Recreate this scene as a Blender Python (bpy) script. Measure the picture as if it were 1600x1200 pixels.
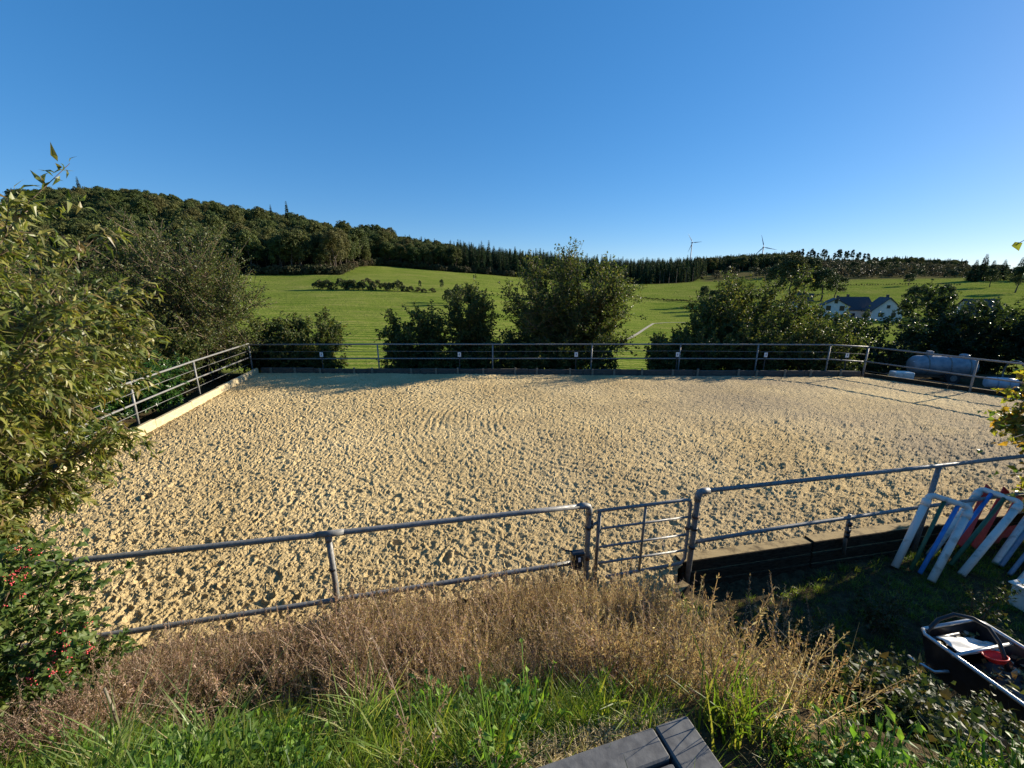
import bpy, math, random
import numpy as np
from mathutils import Vector, Matrix, Quaternion

for o in list(bpy.data.objects):
    bpy.data.objects.remove(o)
SC = bpy.context.scene
COL = SC.collection
R = math.radians

# ------------------------------------------------------------------ camera, sky, sun, exposure
CAM_Z = 4.25
PITCH = R(13.8)
FPX = 640.0
cam_d = bpy.data.cameras.new('camera')
cam_d.sensor_width = 36.0
cam_d.lens = FPX / 1600.0 * 36.0
cam_d.clip_start = 0.05
cam_d.clip_end = 12000
cam = bpy.data.objects.new('camera', cam_d)
cam.location = (0, 0, CAM_Z)
cam.rotation_euler = (R(90) - PITCH, 0, 0)
COL.objects.link(cam)
SC.camera = cam

SUN_AZ, SUN_EL = R(67), R(18)
world = bpy.data.worlds.new('World')
SC.world = world
world.use_nodes = True
wn, wl = world.node_tree.nodes, world.node_tree.links
wn.clear()
sky = wn.new('ShaderNodeTexSky')
sky.sky_type = 'NISHITA'
sky.sun_disc = False
sky.sun_elevation = SUN_EL
sky.sun_rotation = SUN_AZ
sky.altitude = 0
sky.air_density = 0.8
sky.dust_density = 0.12
sky.ozone_density = 6.0
gam = wn.new('ShaderNodeGamma')
gam.inputs[1].default_value = 0.56
hs = wn.new('ShaderNodeHueSaturation')
hs.inputs['Saturation'].default_value = 1.44
hs.inputs['Hue'].default_value = 0.507
hs.inputs['Value'].default_value = 1.03
bg = wn.new('ShaderNodeBackground')
bg.inputs['Strength'].default_value = 0.15
wo = wn.new('ShaderNodeOutputWorld')
wl.new(sky.outputs[0], gam.inputs[0])
wl.new(gam.outputs[0], hs.inputs['Color'])
wl.new(hs.outputs[0], bg.inputs['Color'])
wl.new(bg.outputs[0], wo.inputs[0])

sun_d = bpy.data.lights.new('sun', 'SUN')
sun_d.energy = 5.0
sun_d.angle = R(0.5)
sun_d.color = (1.0, 0.885, 0.70)
sun = bpy.data.objects.new('sun', sun_d)
SDIR = Vector((math.sin(SUN_AZ) * math.cos(SUN_EL), math.cos(SUN_AZ) * math.cos(SUN_EL), math.sin(SUN_EL)))
sun.rotation_euler = SDIR.to_track_quat('Z', 'Y').to_euler()
sun.location = (60, 20, 60)
COL.objects.link(sun)

SC.view_settings.view_transform = 'Standard'
SC.view_settings.look = 'None'
SC.view_settings.exposure = 1.06
SC.view_settings.gamma = 1.0
SC.view_settings.use_curve_mapping = False
SC.render.engine = 'CYCLES'
SC.cycles.max_bounces = 6
SC.cycles.diffuse_bounces = 2
SC.cycles.glossy_bounces = 2
SC.cycles.transmission_bounces = 3
SC.cycles.transparent_max_bounces = 4

rng = np.random.default_rng(7)
random.seed(7)

# ------------------------------------------------------------------ helpers
CT, ST = math.cos(PITCH), math.sin(PITCH)
def at(u, v, t):
    """point seen at photo pixel u, v at depth t"""
    a, s = (u - 800) / FPX, (v - 600) / FPX
    return Vector((a * t, t * (CT - s * ST), CAM_Z + t * (-ST - s * CT)))
def at_z(u, v, z):
    s = (v - 600) / FPX
    return at(u, v, (CAM_Z - z) / (ST + s * CT))
def fence_y(x):
    return 4.96 + 0.2 * x

def nrm(a):
    return a / np.maximum(np.linalg.norm(a, axis=-1, keepdims=True), 1e-9)
def sstep(a, b, x):
    t = np.clip((np.asarray(x) - a) / (b - a), 0, 1)
    return t * t * (3 - 2 * t)

_T = np.random.default_rng(3).random((256, 256))
def noise(x, y):
    xi, yi = np.floor(x).astype(int), np.floor(y).astype(int)
    fx, fy = x - xi, y - yi
    fx, fy = fx * fx * (3 - 2 * fx), fy * fy * (3 - 2 * fy)
    a, b = _T[xi & 255, yi & 255], _T[(xi + 1) & 255, yi & 255]
    c, d = _T[xi & 255, (yi + 1) & 255], _T[(xi + 1) & 255, (yi + 1) & 255]
    return (a * (1 - fx) + b * fx) * (1 - fy) + (c * (1 - fx) + d * fx) * fy
def fbm(x, y, n=4):
    s, a = 0, 0.5
    for i in range(n):
        s = s + a * noise(x * 2 ** i + 17.3 * i, y * 2 ** i + 5.1 * i)
        a *= 0.5
    return s

def np_mesh(name, verts, groups, mats, smooth=False):
    """groups: list of (faces (n,k) array, material index)"""
    me = bpy.data.meshes.new(name)
    verts = np.asarray(verts, dtype=np.float32)
    loops, starts, midx, p = [], [], [], 0
    for f, mi in groups:
        f = np.asarray(f, dtype=np.int32)
        if len(f) == 0:
            continue
        k = f.shape[1]
        loops.append(f.ravel())
        starts.append(p + np.arange(len(f), dtype=np.int32) * k)
        midx.append(np.full(len(f), mi, dtype=np.int32))
        p += f.size
    loops, starts, midx = np.concatenate(loops), np.concatenate(starts), np.concatenate(midx)
    me.vertices.add(len(verts))
    me.vertices.foreach_set('co', verts.ravel())
    me.loops.add(len(loops))
    me.loops.foreach_set('vertex_index', loops)
    me.polygons.add(len(starts))
    me.polygons.foreach_set('loop_start', starts)
    me.polygons.foreach_set('material_index', midx)
    me.polygons.foreach_set('use_smooth', np.full(len(starts), smooth, dtype=bool))
    for m in mats:
        me.materials.append(m)
    me.update(calc_edges=True)
    return me

class MB:
    """collects shapes for ONE mesh"""
    def __init__(s):
        s.v, s.g, s.n = [], [], 0
    def add(s, v, faces, mi=0):
        v = np.asarray(v, dtype=float)
        by = {}
        for f in faces if not isinstance(faces, np.ndarray) else []:
            by.setdefault(len(f), []).append(f)
        if isinstance(faces, np.ndarray):
            by[faces.shape[1]] = faces
        for k, fs in by.items():
            s.g.append((np.asarray(fs) + s.n, mi))
        s.v.append(v)
        s.n += len(v)
        return s
    def box(s, c, size, rot=None, mi=0, taper=1.0, bevel=0.0):
        x, y, z = [q / 2 for q in size]
        if bevel > 0:
            b = min(bevel, x * .9, y * .9, z * .9)
            pts, idx = [], {}
            for sx in (-1, 1):
                for sy in (-1, 1):
                    for sz in (-1, 1):
                        for ax in range(3):
                            p = [sx * x, sy * y, sz * z]
                            for q, h in ((0, x), (1, y), (2, z)):
                                if q != ax:
                                    p[q] -= math.copysign(b, p[q])
                            idx[sx, sy, sz, ax] = len(pts)
                            pts.append(p)
            I = idx
            F = []
            for a in (-1, 1):
                F.append([I[a, -1, -1, 0], I[a, 1, -1, 0], I[a, 1, 1, 0], I[a, -1, 1, 0]])
                F.append([I[-1, a, -1, 1], I[1, a, -1, 1], I[1, a, 1, 1], I[-1, a, 1, 1]])
                F.append([I[-1, -1, a, 2], I[1, -1, a, 2], I[1, 1, a, 2], I[-1, 1, a, 2]])
                for c2 in (-1, 1):
                    F.append([I[a, c2, -1, 0], I[a, c2, 1, 0], I[a, c2, 1, 1], I[a, c2, -1, 1]])
                    F.append([I[a, -1, c2, 0], I[a, 1, c2, 0], I[a, 1, c2, 2], I[a, -1, c2, 2]])
                    F.append([I[-1, a, c2, 1], I[1, a, c2, 1], I[1, a, c2, 2], I[-1, a, c2, 2]])
                    for c3 in (-1, 1):
                        F.append([I[a, c2, c3, 0], I[a, c2, c3, 1], I[a, c2, c3, 2]])
            p = np.array(pts)
        else:
            p = np.array([[-x, -y, -z], [x, -y, -z], [x, y, -z], [-x, y, -z],
                          [-x * taper, -y * taper, z], [x * taper, -y * taper, z], [x * taper, y * taper, z], [-x * taper, y * taper, z]])
            F = [[0, 3, 2, 1], [4, 5, 6, 7], [0, 1, 5, 4], [1, 2, 6, 5], [2, 3, 7, 6], [3, 0, 4, 7]]
        if rot is not None:
            p = p @ np.array(rot).T
        return s.add(p + np.array(c), F, mi)
    def tube(s, pts, rad, n=8, mi=0, caps=True):
        P = np.asarray([tuple(q) for q in pts], dtype=float)
        m = len(P)
        rad = np.broadcast_to(np.asarray(rad, dtype=float), (m,))
        T = np.zeros_like(P)
        T[1:-1] = P[2:] - P[:-2]
        T[0], T[-1] = P[1] - P[0], P[-1] - P[-2]
        T = nrm(T)
        ref = np.array([0, 0, 1.0]) if abs(T[0][2]) < .9 else np.array([1.0, 0, 0])
        a = nrm(np.cross(T[0], ref)[None])[0]
        V = []
        for i in range(m):
            a = a - T[i] * np.dot(a, T[i])
            a = a / max(np.linalg.norm(a), 1e-9)
            b = np.cross(T[i], a)
            th = np.arange(n) * 2 * math.pi / n
            V.append(P[i] + rad[i] * (np.cos(th)[:, None] * a + np.sin(th)[:, None] * b))
        V = np.concatenate(V)
        F = []
        for i in range(m - 1):
            for j in range(n):
                k = (j + 1) % n
                F.append([i * n + j, i * n + k, (i + 1) * n + k, (i + 1) * n + j])
        s.add(V, F, mi)
        if caps:
            s.g.append((np.array([list(range(n))[::-1]]) + s.n - len(V), mi))
            s.g.append((np.array([list(range((m - 1) * n, m * n))]) + s.n - len(V), mi))
        return s
    def mesh(s, name, mats, smooth=False):
        return np_mesh(name, np.concatenate(s.v), s.g, mats if isinstance(mats, (list, tuple)) else [mats], smooth)
    def build(s, name, mats, parent=None, smooth=False, **kw):
        return link(name, s.mesh(name, mats, smooth), parent, **kw)

def link(name, data, parent=None, label=None, cat=None, group=None, kind=None, loc=None):
    o = bpy.data.objects.new(name, data)
    COL.objects.link(o)
    if parent is not None:
        o.parent = parent
    if loc is not None:
        o.location = loc
    return tag(o, label, cat, group, kind)
def tag(o, label=None, cat=None, group=None, kind=None):
    if label: o['label'] = label
    if cat: o['category'] = cat
    if group: o['group'] = group
    if kind: o['kind'] = kind
    return o
def thing(name, label, cat, loc=(0, 0, 0), group=None, rz=0):
    o = link(name, None, None, label, cat, group, None, loc)
    o.rotation_euler[2] = rz
    o.empty_display_size = .2
    return o

# ------------------------------------------------------------------ materials
def mat(name):
    m = bpy.data.materials.new(name)
    m.use_nodes = True
    nt = m.node_tree
    b = nt.nodes['Principled BSDF']
    return m, nt, b
def N(nt, t, **kw):
    n = nt.nodes.new(t)
    for k, v in kw.items():
        setattr(n, k, v)
    return n
def ramp(nt, fac, stops):
    r = N(nt, 'ShaderNodeValToRGB')
    e = r.color_ramp.elements
    while len(e) < len(stops):
        e.new(.5)
    for q, (p, c) in zip(e, stops):
        q.position = p
        q.color = (*c, 1)
    nt.links.new(fac, r.inputs[0])
    return r.outputs[0]
def tex_noise(nt, scale, detail=6, rough=.6, coord='Object', stretch=None):
    tc = N(nt, 'ShaderNodeTexCoord')
    n = N(nt, 'ShaderNodeTexNoise')
    n.inputs['Scale'].default_value = scale
    n.inputs['Detail'].default_value = detail
    n.inputs['Roughness'].default_value = rough
    if stretch:
        mp = N(nt, 'ShaderNodeMapping')
        mp.inputs['Scale'].default_value = stretch
        nt.links.new(tc.outputs[coord], mp.inputs[0])
        nt.links.new(mp.outputs[0], n.inputs['Vector'])
    else:
        nt.links.new(tc.outputs[coord], n.inputs['Vector'])
    return n.outputs['Fac']
def bump(nt, b, fac, strength, dist):
    bp = N(nt, 'ShaderNodeBump')
    bp.inputs['Strength'].default_value = strength
    bp.inputs['Distance'].default_value = dist
    nt.links.new(fac, bp.inputs['Height'])
    nt.links.new(bp.outputs[0], b.inputs['Normal'])
def surf(name, c1, c2, scale=8, rough=.7, metal=0, bs=.3, bd=.01, stretch=None, mid=(.35, .7)):
    m, nt, b = mat(name)
    f = tex_noise(nt, scale, stretch=stretch)
    nt.links.new(ramp(nt, f, [(mid[0], c1), (mid[1], c2)]), b.inputs['Base Color'])
    b.inputs['Roughness'].default_value = rough
    b.inputs['Metallic'].default_value = metal
    if bs:
        bump(nt, b, f, bs, bd)
    return m
def leaf_mat(name, cols, transl=.35, rough=.4, spec=.4, boost=1.5, clump=0):
    """cols: colours picked per leaf"""
    m, nt, b = mat(name)
    g = N(nt, 'ShaderNodeNewGeometry')
    oi = N(nt, 'ShaderNodeObjectInfo')
    ad = N(nt, 'ShaderNodeMath', operation='ADD')
    fr = N(nt, 'ShaderNodeMath', operation='FRACT')
    nt.links.new(g.outputs['Random Per Island'], ad.inputs[0])
    nt.links.new(oi.outputs['Random'], ad.inputs[1])
    nt.links.new(ad.outputs[0], fr.inputs[0])
    k = len(cols)
    col = ramp(nt, fr.outputs[0], [((i + .5) / k, c) for i, c in enumerate(cols)])
    if clump:
        mr = N(nt, 'ShaderNodeMapRange')
        mr.inputs['To Min'].default_value = 1 - clump
        mr.inputs['To Max'].default_value = 1 + clump
        nt.links.new(oi.outputs['Random'], mr.inputs['Value'])
        sc_n = N(nt, 'ShaderNodeVectorMath', operation='SCALE')
        nt.links.new(col, sc_n.inputs[0]); nt.links.new(mr.outputs[0], sc_n.inputs['Scale'])
        col = sc_n.outputs[0]
    nt.links.new(col, b.inputs['Base Color'])
    b.inputs['Roughness'].default_value = rough
    b.inputs['Specular IOR Level'].default_value = spec
    tr = N(nt, 'ShaderNodeBsdfTranslucent')
    mx = N(nt, 'ShaderNodeMixShader')
    mul = N(nt, 'ShaderNodeMix', data_type='RGBA', blend_type='MULTIPLY')
    mul.inputs[0].default_value = 1
    nt.links.new(col, mul.inputs[6])
    mul.inputs[7].default_value = (boost * 1.1, boost * 1.15, boost * .55, 1)
    nt.links.new(mul.outputs[2], tr.inputs['Color'])
    mx.inputs[0].default_value = transl
    nt.links.new(b.outputs[0], mx.inputs[1])
    nt.links.new(tr.outputs[0], mx.inputs[2])
    nt.links.new(mx.outputs[0], nt.nodes['Material Output'].inputs['Surface'])
    return m
def tree_mat(name, cols, leafvar=.5, transl=.2):
    """far crown: base colour picked per tree, small change per leaf clump"""
    m, nt, b = mat(name)
    g = N(nt, 'ShaderNodeNewGeometry')
    oi = N(nt, 'ShaderNodeObjectInfo')
    k = len(cols)
    col = ramp(nt, oi.outputs['Random'], [((i + .5) / k, c) for i, c in enumerate(cols)])
    mr = N(nt, 'ShaderNodeMapRange')
    mr.inputs['To Min'].default_value = 1 - leafvar
    mr.inputs['To Max'].default_value = 1 + leafvar
    nt.links.new(g.outputs['Random Per Island'], mr.inputs['Value'])
    vm = N(nt, 'ShaderNodeVectorMath', operation='SCALE')
    nt.links.new(col, vm.inputs[0])
    nt.links.new(mr.outputs[0], vm.inputs['Scale'])
    nt.links.new(vm.outputs[0], b.inputs['Base Color'])
    b.inputs['Roughness'].default_value = .6
    b.inputs['Specular IOR Level'].default_value = .2
    tr = N(nt, 'ShaderNodeBsdfTranslucent')
    nt.links.new(vm.outputs[0], tr.inputs['Color'])
    mx = N(nt, 'ShaderNodeMixShader')
    mx.inputs[0].default_value = transl
    nt.links.new(b.outputs[0], mx.inputs[1])
    nt.links.new(tr.outputs[0], mx.inputs[2])
    nt.links.new(mx.outputs[0], nt.nodes['Material Output'].inputs['Surface'])
    return m

M = {}
def rusty_steel():
    m, nt, b = mat('galvanised_steel')
    f = tex_noise(nt, 30)
    g = tex_noise(nt, 7, 8, .75)
    c = ramp(nt, f, [(.35, (.15, .15, .145)), (.7, (.29, .285, .27))])
    k = ramp(nt, g, [(.56, (0, 0, 0)), (.68, (1, 1, 1))])
    mx = N(nt, 'ShaderNodeMix', data_type='RGBA')
    nt.links.new(k, mx.inputs[0]); nt.links.new(c, mx.inputs[6]); mx.inputs[7].default_value = (.17, .125, .085, 1)
    nt.links.new(mx.outputs[2], b.inputs['Base Color'])
    rr = ramp(nt, g, [(.4, (.42, .42, .42)), (.65, (.75, .75, .75))])
    nt.links.new(rr, b.inputs['Roughness'])
    b.inputs['Metallic'].default_value = .15
    bump(nt, b, f, .2, .002)
    return m
M['steel'] = rusty_steel()
M['alu'] = surf('bright_steel_tube', (.45, .45, .45), (.62, .62, .62), 20, .3, .6, .05, .001)
M['steel_dull'] = surf('weathered_steel', (.12, .115, .105), (.27, .255, .23), 14, .55, .3, .3, .003)
M['wood_old'] = surf('old_sleeper_wood', (.085, .066, .045), (.27, .21, .13), 6, .85, 0, .6, .01, (1, 6, 6))
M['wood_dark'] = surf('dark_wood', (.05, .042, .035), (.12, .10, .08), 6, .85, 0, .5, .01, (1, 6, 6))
def top_lit_wood(name, c1, c2, lit_top, scale, stretch):  # sunlight on sandy tops and shade on the faces painted into the colour
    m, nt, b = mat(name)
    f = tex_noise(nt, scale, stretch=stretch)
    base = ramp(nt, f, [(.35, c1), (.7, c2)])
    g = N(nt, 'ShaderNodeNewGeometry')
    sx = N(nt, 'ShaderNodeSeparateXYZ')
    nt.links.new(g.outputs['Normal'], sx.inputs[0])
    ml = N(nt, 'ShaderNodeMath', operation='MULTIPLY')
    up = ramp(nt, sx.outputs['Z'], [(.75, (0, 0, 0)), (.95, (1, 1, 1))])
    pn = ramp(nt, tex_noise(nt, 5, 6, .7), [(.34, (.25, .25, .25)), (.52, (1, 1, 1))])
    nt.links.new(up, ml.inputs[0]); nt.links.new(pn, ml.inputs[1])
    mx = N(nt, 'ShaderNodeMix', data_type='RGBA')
    nt.links.new(ml.outputs[0], mx.inputs[0]); nt.links.new(base, mx.inputs[6]); mx.inputs[7].default_value = (*lit_top, 1)
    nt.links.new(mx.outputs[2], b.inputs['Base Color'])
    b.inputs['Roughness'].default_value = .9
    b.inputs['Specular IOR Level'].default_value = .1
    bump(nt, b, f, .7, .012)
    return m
M['wood_old'] = top_lit_wood('top_lit_sleeper_wood', (.022, .016, .011), (.075, .054, .034), (.38, .28, .14), 6, (1, 6, 6))  # tan stands for sun on the tops, near-black for the shaded faces
M['kerbwood'] = surf('pale_kerb_board', (.40, .32, .18), (.62, .51, .31), 5, .85, 0, .5, .012, (5, 1, 6))
M['concrete'] = surf('paving_concrete', (.07, .07, .072), (.15, .148, .142), 22, .85, 0, .5, .004)
M['pvc'] = surf('white_pvc', (.40, .36, .29), (.72, .67, .59), 7, .5, 0, .1, .002, None, (.30, .46))
M['blue'] = surf('blue_paint', (.03, .19, .50), (.05, .26, .62), 12, .4, 0, .05, .001)
M['green'] = surf('dark_green_paint', (.03, .10, .05), (.05, .15, .07), 12, .45, 0, .05, .001)
M['red'] = surf('red_paint', (.58, .02, .02), (.74, .05, .04), 12, .4, 0, .05, .001)
M['greyblue'] = surf('grey_blue_paint', (.16, .22, .30), (.22, .30, .38), 12, .45, 0, .05, .001)
M['black'] = surf('black_plastic', (.012, .012, .014), (.03, .03, .034), 20, .35, 0, .1, .001)
M['white_sheet'] = surf('white_sheet', (.62, .61, .57), (.80, .79, .75), 4, .5, 0, .3, .006)
M['box_white'] = surf('white_plate', (.72, .72, .72), (.82, .82, .82), 6, .5, 0, 0)
M['tank'] = surf('galvanised_tank', (.17, .19, .22), (.30, .32, .34), 3, .5, .3, .1, .002)
M['tyre'] = surf('tyre_rubber', (.015, .015, .015), (.03, .03, .03), 20, .8, 0, .2, .003)
M['bark'] = surf('bark', (.05, .038, .028), (.13, .10, .075), 12, .9, 0, .7, .01, (4, 4, 1))
M['twig'] = surf('twig', (.09, .06, .04), (.19, .14, .09), 12, .8, 0, 0)
M['straw_litter'] = surf('straw_litter', (.16, .11, .06), (.42, .32, .19), 25, .9, 0, .8, .01)
M['render'] = surf('white_house_render', (.50, .50, .49), (.62, .62, .61), 1.5, .8, 0, 0)
M['roof'] = surf('dark_roof_tiles', (.020, .021, .026), (.05, .05, .058), 3, .7, 0, .3, .03, (1, 1, 6))
M['glass'] = surf('window_glass', (.015, .018, .022), (.03, .035, .04), 3, .15, 0, 0)
M['turbine'] = surf('turbine_white', (.22, .23, .25), (.28, .29, .31), .05, .6, 0, 0)
M['berry'] = surf('red_berry', (.52, .045, .055), (.68, .11, .12), 60, .35, 0, 0)
M['rust'] = surf('rusty_iron', (.10, .05, .03), (.22, .12, .07), 20, .75, .3, .3, .003)
M['woodpale'] = surf('pale_post_wood', (.14, .12, .09), (.26, .22, .16), 9, .85, 0, .4, .005, (4, 4, 1))

M['leaf_cherry'] = leaf_mat('cherry_leaf', [(.06, .09, .018), (.13, .16, .034), (.23, .235, .055), (.085, .12, .025), (.31, .28, .085), (.065, .095, .022), (.18, .12, .045), (.17, .185, .04)], .40, .42, .45)
M['leaf_spindle'] = leaf_mat('spindle_leaf', [(.05, .09, .022), (.09, .14, .032), (.15, .18, .045), (.06, .11, .025)], .35, .5, .35)
M['leaf_birch'] = leaf_mat('willow_leaf', [(.045, .07, .022), (.075, .105, .032), (.12, .135, .038), (.055, .08, .025), (.15, .13, .045)], .34, .45, .35)
M['leaf_laurel'] = leaf_mat('laurel_leaf', [(.025, .075, .018), (.045, .11, .022), (.07, .14, .03)], .32, .25, .6)
M['leaf_shrub'] = leaf_mat('shrub_leaf', [(.036, .058, .018), (.060, .088, .026), (.10, .118, .032), (.045, .068, .021), (.14, .13, .04)], .34, .5, .22)
M['leaf_dark'] = leaf_mat('dark_hedge_leaf', [(.018, .032, .012), (.03, .05, .015), (.055, .075, .02), (.025, .04, .014)], .28, .45, .35)
M['leaf_maple'] = leaf_mat('autumn_leaf', [(.06, .10, .02), (.16, .19, .03), (.30, .26, .03), (.08, .12, .02), (.36, .20, .03)], .42, .4, .4)
M['leaf_bramble'] = leaf_mat('bramble_leaf', [(.025, .042, .016), (.04, .06, .02), (.075, .09, .026), (.06, .042, .022), (.03, .05, .018)], .25, .55, .25)
M['grass'] = leaf_mat('grass_blade', [(.075, .13, .016), (.12, .185, .022), (.18, .23, .032), (.085, .14, .018), (.25, .24, .055)], .45, .45, .3, 1.6, .4)
M['tall_grass'] = leaf_mat('tall_grass_blade', [(.12, .20, .05), (.18, .26, .07), (.24, .30, .10), (.10, .17, .04), (.32, .32, .14)], .45, .4, .35)
M['weed'] = leaf_mat('weed_leaf', [(.05, .11, .016), (.09, .17, .022), (.14, .22, .032)], .42, .5, .3, 1.6, .4)
M['dry'] = leaf_mat('dry_stalk', [(.31, .20, .155), (.44, .32, .25), (.23, .135, .10), (.58, .47, .37), (.35, .21, .165), (.11, .065, .045), (.16, .13, .075)], .4, .6, .15, 1.25, .5)
M['straw'] = leaf_mat('straw_blade', [(.42, .33, .18), (.52, .43, .25), (.32, .24, .12)], .35, .55, .3, 1.2)
M['crown'] = tree_mat('wood_crown', [(.072, .095, .028), (.090, .115, .030), (.055, .082, .026), (.12, .125, .038), (.080, .105, .028), (.12, .11, .038), (.06, .09, .026), (.12, .115, .04)], .55, .3)
M['darkcrown'] = tree_mat('dark_tree_crown', [(.045, .066, .026), (.06, .08, .028), (.05, .07, .024), (.075, .085, .03)], .5, .25)
M['spruce'] = tree_mat('spruce_needles', [(.038, .066, .032), (.056, .086, .036), (.045, .074, .030), (.075, .095, .040)], .55, .2)
M['fieldbush'] = tree_mat('field_bush_leaf', [(.07, .085, .026), (.10, .105, .032), (.08, .085, .03), (.12, .11, .04)], .4)
M['brush'] = tree_mat('brush_leaf', [(.06, .06, .026), (.085, .08, .034), (.045, .058, .022), (.12, .095, .05), (.05, .065, .024)], .45)

# ------------------------------------------------------------------ terrain
UCOL = np.array([-600, 0, 200, 400, 550, 700, 800, 1000, 1200, 1400, 1600, 2600.])
TCOL = (UCOL - 800) / 659.0
YST = np.array([21, 30, 50, 85, 130, 165, 240, 320, 420, 600, 900, 1500, 3500.])
ZT = np.array([
    [-.5, -.6, -1, 0, 2, 5, 15, 35, 60, 80, 70, 60, 60],
    [-.5, -.8, -1.2, -.5, 1.5, 5, 16, 38, 68, 84, 70, 50, 40],
    [-.5, -1, -1.5, -1, 1, 4, 15, 40, 76, 90, 70, 50, 40],
    [-.5, -1.8, -3.2, -2.7, -.5, 1.75, 9, 28, 58, 66, 55, 40, 35],
    [-.5, -2, -3.2, -2.7, -.5, 1.75, 9, 19, 36, 62, 50, 40, 35],
    [-.5, -2, -3.5, -3.5, -1.5, .5, 6, 12.5, 22, 39, 42, 38, 34],
    [-.5, -2, -4, -5, -4, -2, 3, 8.5, 14, 25, 30, 30, 30],
    [-.5, -2.5, -5, -7, -8, -8.5, -6.6, -1.5, 3.2, 12, 20, 25, 26],
    [-.5, -2.5, -5, -8, -9, -9, -6, 1, 9, 26, 46, 40, 30],
    [-.5, -2.5, -5, -7.5, -9, -8, -3, 4.5, 12, 25, 37, 30, 24],
    [-.5, -2.2, -4.5, -7, -8.5, -7.5, -2, 5, 11, 18, 24, 22, 20],
    [-.5, -1.5, -3, -4, -3, -1, 4, 9, 14, 20, 24, 22, 20]])
_lu = np.linspace(math.log(21), math.log(3500), 400)
_fine_t = np.linspace(TCOL[0], TCOL[-1], 260)
_rows = np.array([np.interp(np.exp(_lu), YST, r) for r in ZT])
_k = np.hanning(23); _k /= _k.sum()
_rows = np.array([np.convolve(np.pad(r, 11, mode='edge'), _k, 'valid') for r in _rows])
_tab = np.array([np.interp(_fine_t, TCOL, _rows[:, j]) for j in range(400)]).T
_k2 = np.hanning(17); _k2 /= _k2.sum()
_tab = np.array([np.convolve(np.pad(_tab[:, j], 8, mode='edge'), _k2, 'valid') for j in range(400)]).T

ARENA = [(-9.0, 3.16), (23.2, 9.6), (16.65, 18.9), (-12.55, 19.75)]
def edge_d(x, y, a, b):
    """signed distance, positive inside (polygon is counter-clockwise)"""
    dx, dy = b[0] - a[0], b[1] - a[1]
    L = math.hypot(dx, dy)
    return (dx * (y - a[1]) - dy * (x - a[0])) / L
def arena_d(x, y):
    d = np.full(np.shape(x), 1e9)
    for i in range(4):
        e = edge_d(x, y, ARENA[i], ARENA[(i + 1) % 4])
        if i == 0:
            e = e + .38 * sstep(-.7, -1.6, x) + .55 * sstep(1.0, 1.3, x) * sstep(2.6, 2.3, x) - .14 * sstep(2.6, 2.75, x)
        d = np.minimum(d, e)
    return d

BD = np.array([-50, .15, .45, .95, 1.9, 2.7, 3.3, 3.65, 4.3, 500.])
def terrain(x, y):
    x, y = np.asarray(x, dtype=float), np.asarray(y, dtype=float)
    d = (fence_y(np.clip(x, -12, 14)) - y) * .98
    de = d - 2.6 * sstep(.9, 4.5, x)
    low = -.10 - .02 * sstep(0, 1, x) - .38 * sstep(2.2, 3.2, x) + .14 * sstep(4.6, 6.2, x)
    prof = np.interp(de, BD, [0, 0, .12, .42, .95, 1.5, 2.1, 2.45, 2.6, 2.6])
    near = low + prof * (2.6 - low) / 2.6
    ins = arena_d(x, y)
    out = np.where(x < 2, .12 - .62 * np.clip((y - 5) / 15, 0, 1), -.42)
    flat = np.where(ins > -.1, -.38, np.where(d > 0, near, out))
    near = np.where(d > .0, near, flat)
    near = near + .06 * (fbm(x * 1.3, y * 1.3, 3) - .45) * sstep(.2, 1.0, np.abs(ins)) 
    r = np.hypot(x, y)
    yy = np.maximum(y, .4 * r)
    t = np.clip(x / np.maximum(yy, .01), TCOL[0], TCOL[-1])
    fi = (np.log(np.clip(yy, 21, 3499)) - _lu[0]) / (_lu[-1] - _lu[0]) * 399
    ft = (t - TCOL[0]) / (TCOL[-1] - TCOL[0]) * 259
    i0, t0 = np.clip(fi.astype(int), 0, 398), np.clip(ft.astype(int), 0, 258)
    a, b = fi - i0, ft - t0
    far = (_tab[t0, i0] * (1 - b) * (1 - a) + _tab[t0 + 1, i0] * b * (1 - a) + _tab[t0, i0 + 1] * (1 - b) * a + _tab[t0 + 1, i0 + 1] * b * a)
    far = far + .5 * (fbm(x / 18, y / 18, 3) - .45) * sstep(28, 60, yy) + 3.5 * (fbm(x / 90, y / 90, 2) - .37) * sstep(260, 420, yy)
    w = sstep(20.3, 23, yy)
    return near * (1 - w) + far * w
def tz(x, y):
    return float(terrain(np.array([x]), np.array([y]))[0])
def by_uy(u, y):
    x = (u - 800) / 659.0 * y
    return x, y, tz(x, y)
def wood_edge(t):
    """forward distance at which the woods begin, by t = x / y"""
    u = 800 + 659 * t
    return np.interp(u, [-600, 100, 400, 535, 560, 600, 700, 800, 960, 1080, 1100, 1200, 1300, 1600, 2600],
                     [150, 190, 232, 240, 292, 322, 328, 342, 385, 415, 520, 560, 800, 800, 800])

ang = np.concatenate([np.linspace(-78, 78, 420), np.linspace(78, 282, 60)[1:-1]])
ang = np.radians(ang)
rad = np.concatenate([[.05], np.exp(np.linspace(math.log(.4), math.log(30), 150)), np.exp(np.linspace(math.log(30), math.log(3400), 131))[1:]])
AA, RR = np.meshgrid(ang, rad)
GX, GY = RR * np.sin(AA), RR * np.cos(AA)
GZ = terrain(GX, GY)
nA, nR = len(ang), len(rad)
idx = np.arange(nA * nR).reshape(nR, nA)
f = np.stack([idx[:-1, :], np.roll(idx, -1, 1)[:-1, :], np.roll(idx, -1, 1)[1:, :], idx[1:, :]], -1).reshape(-1, 4)

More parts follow.
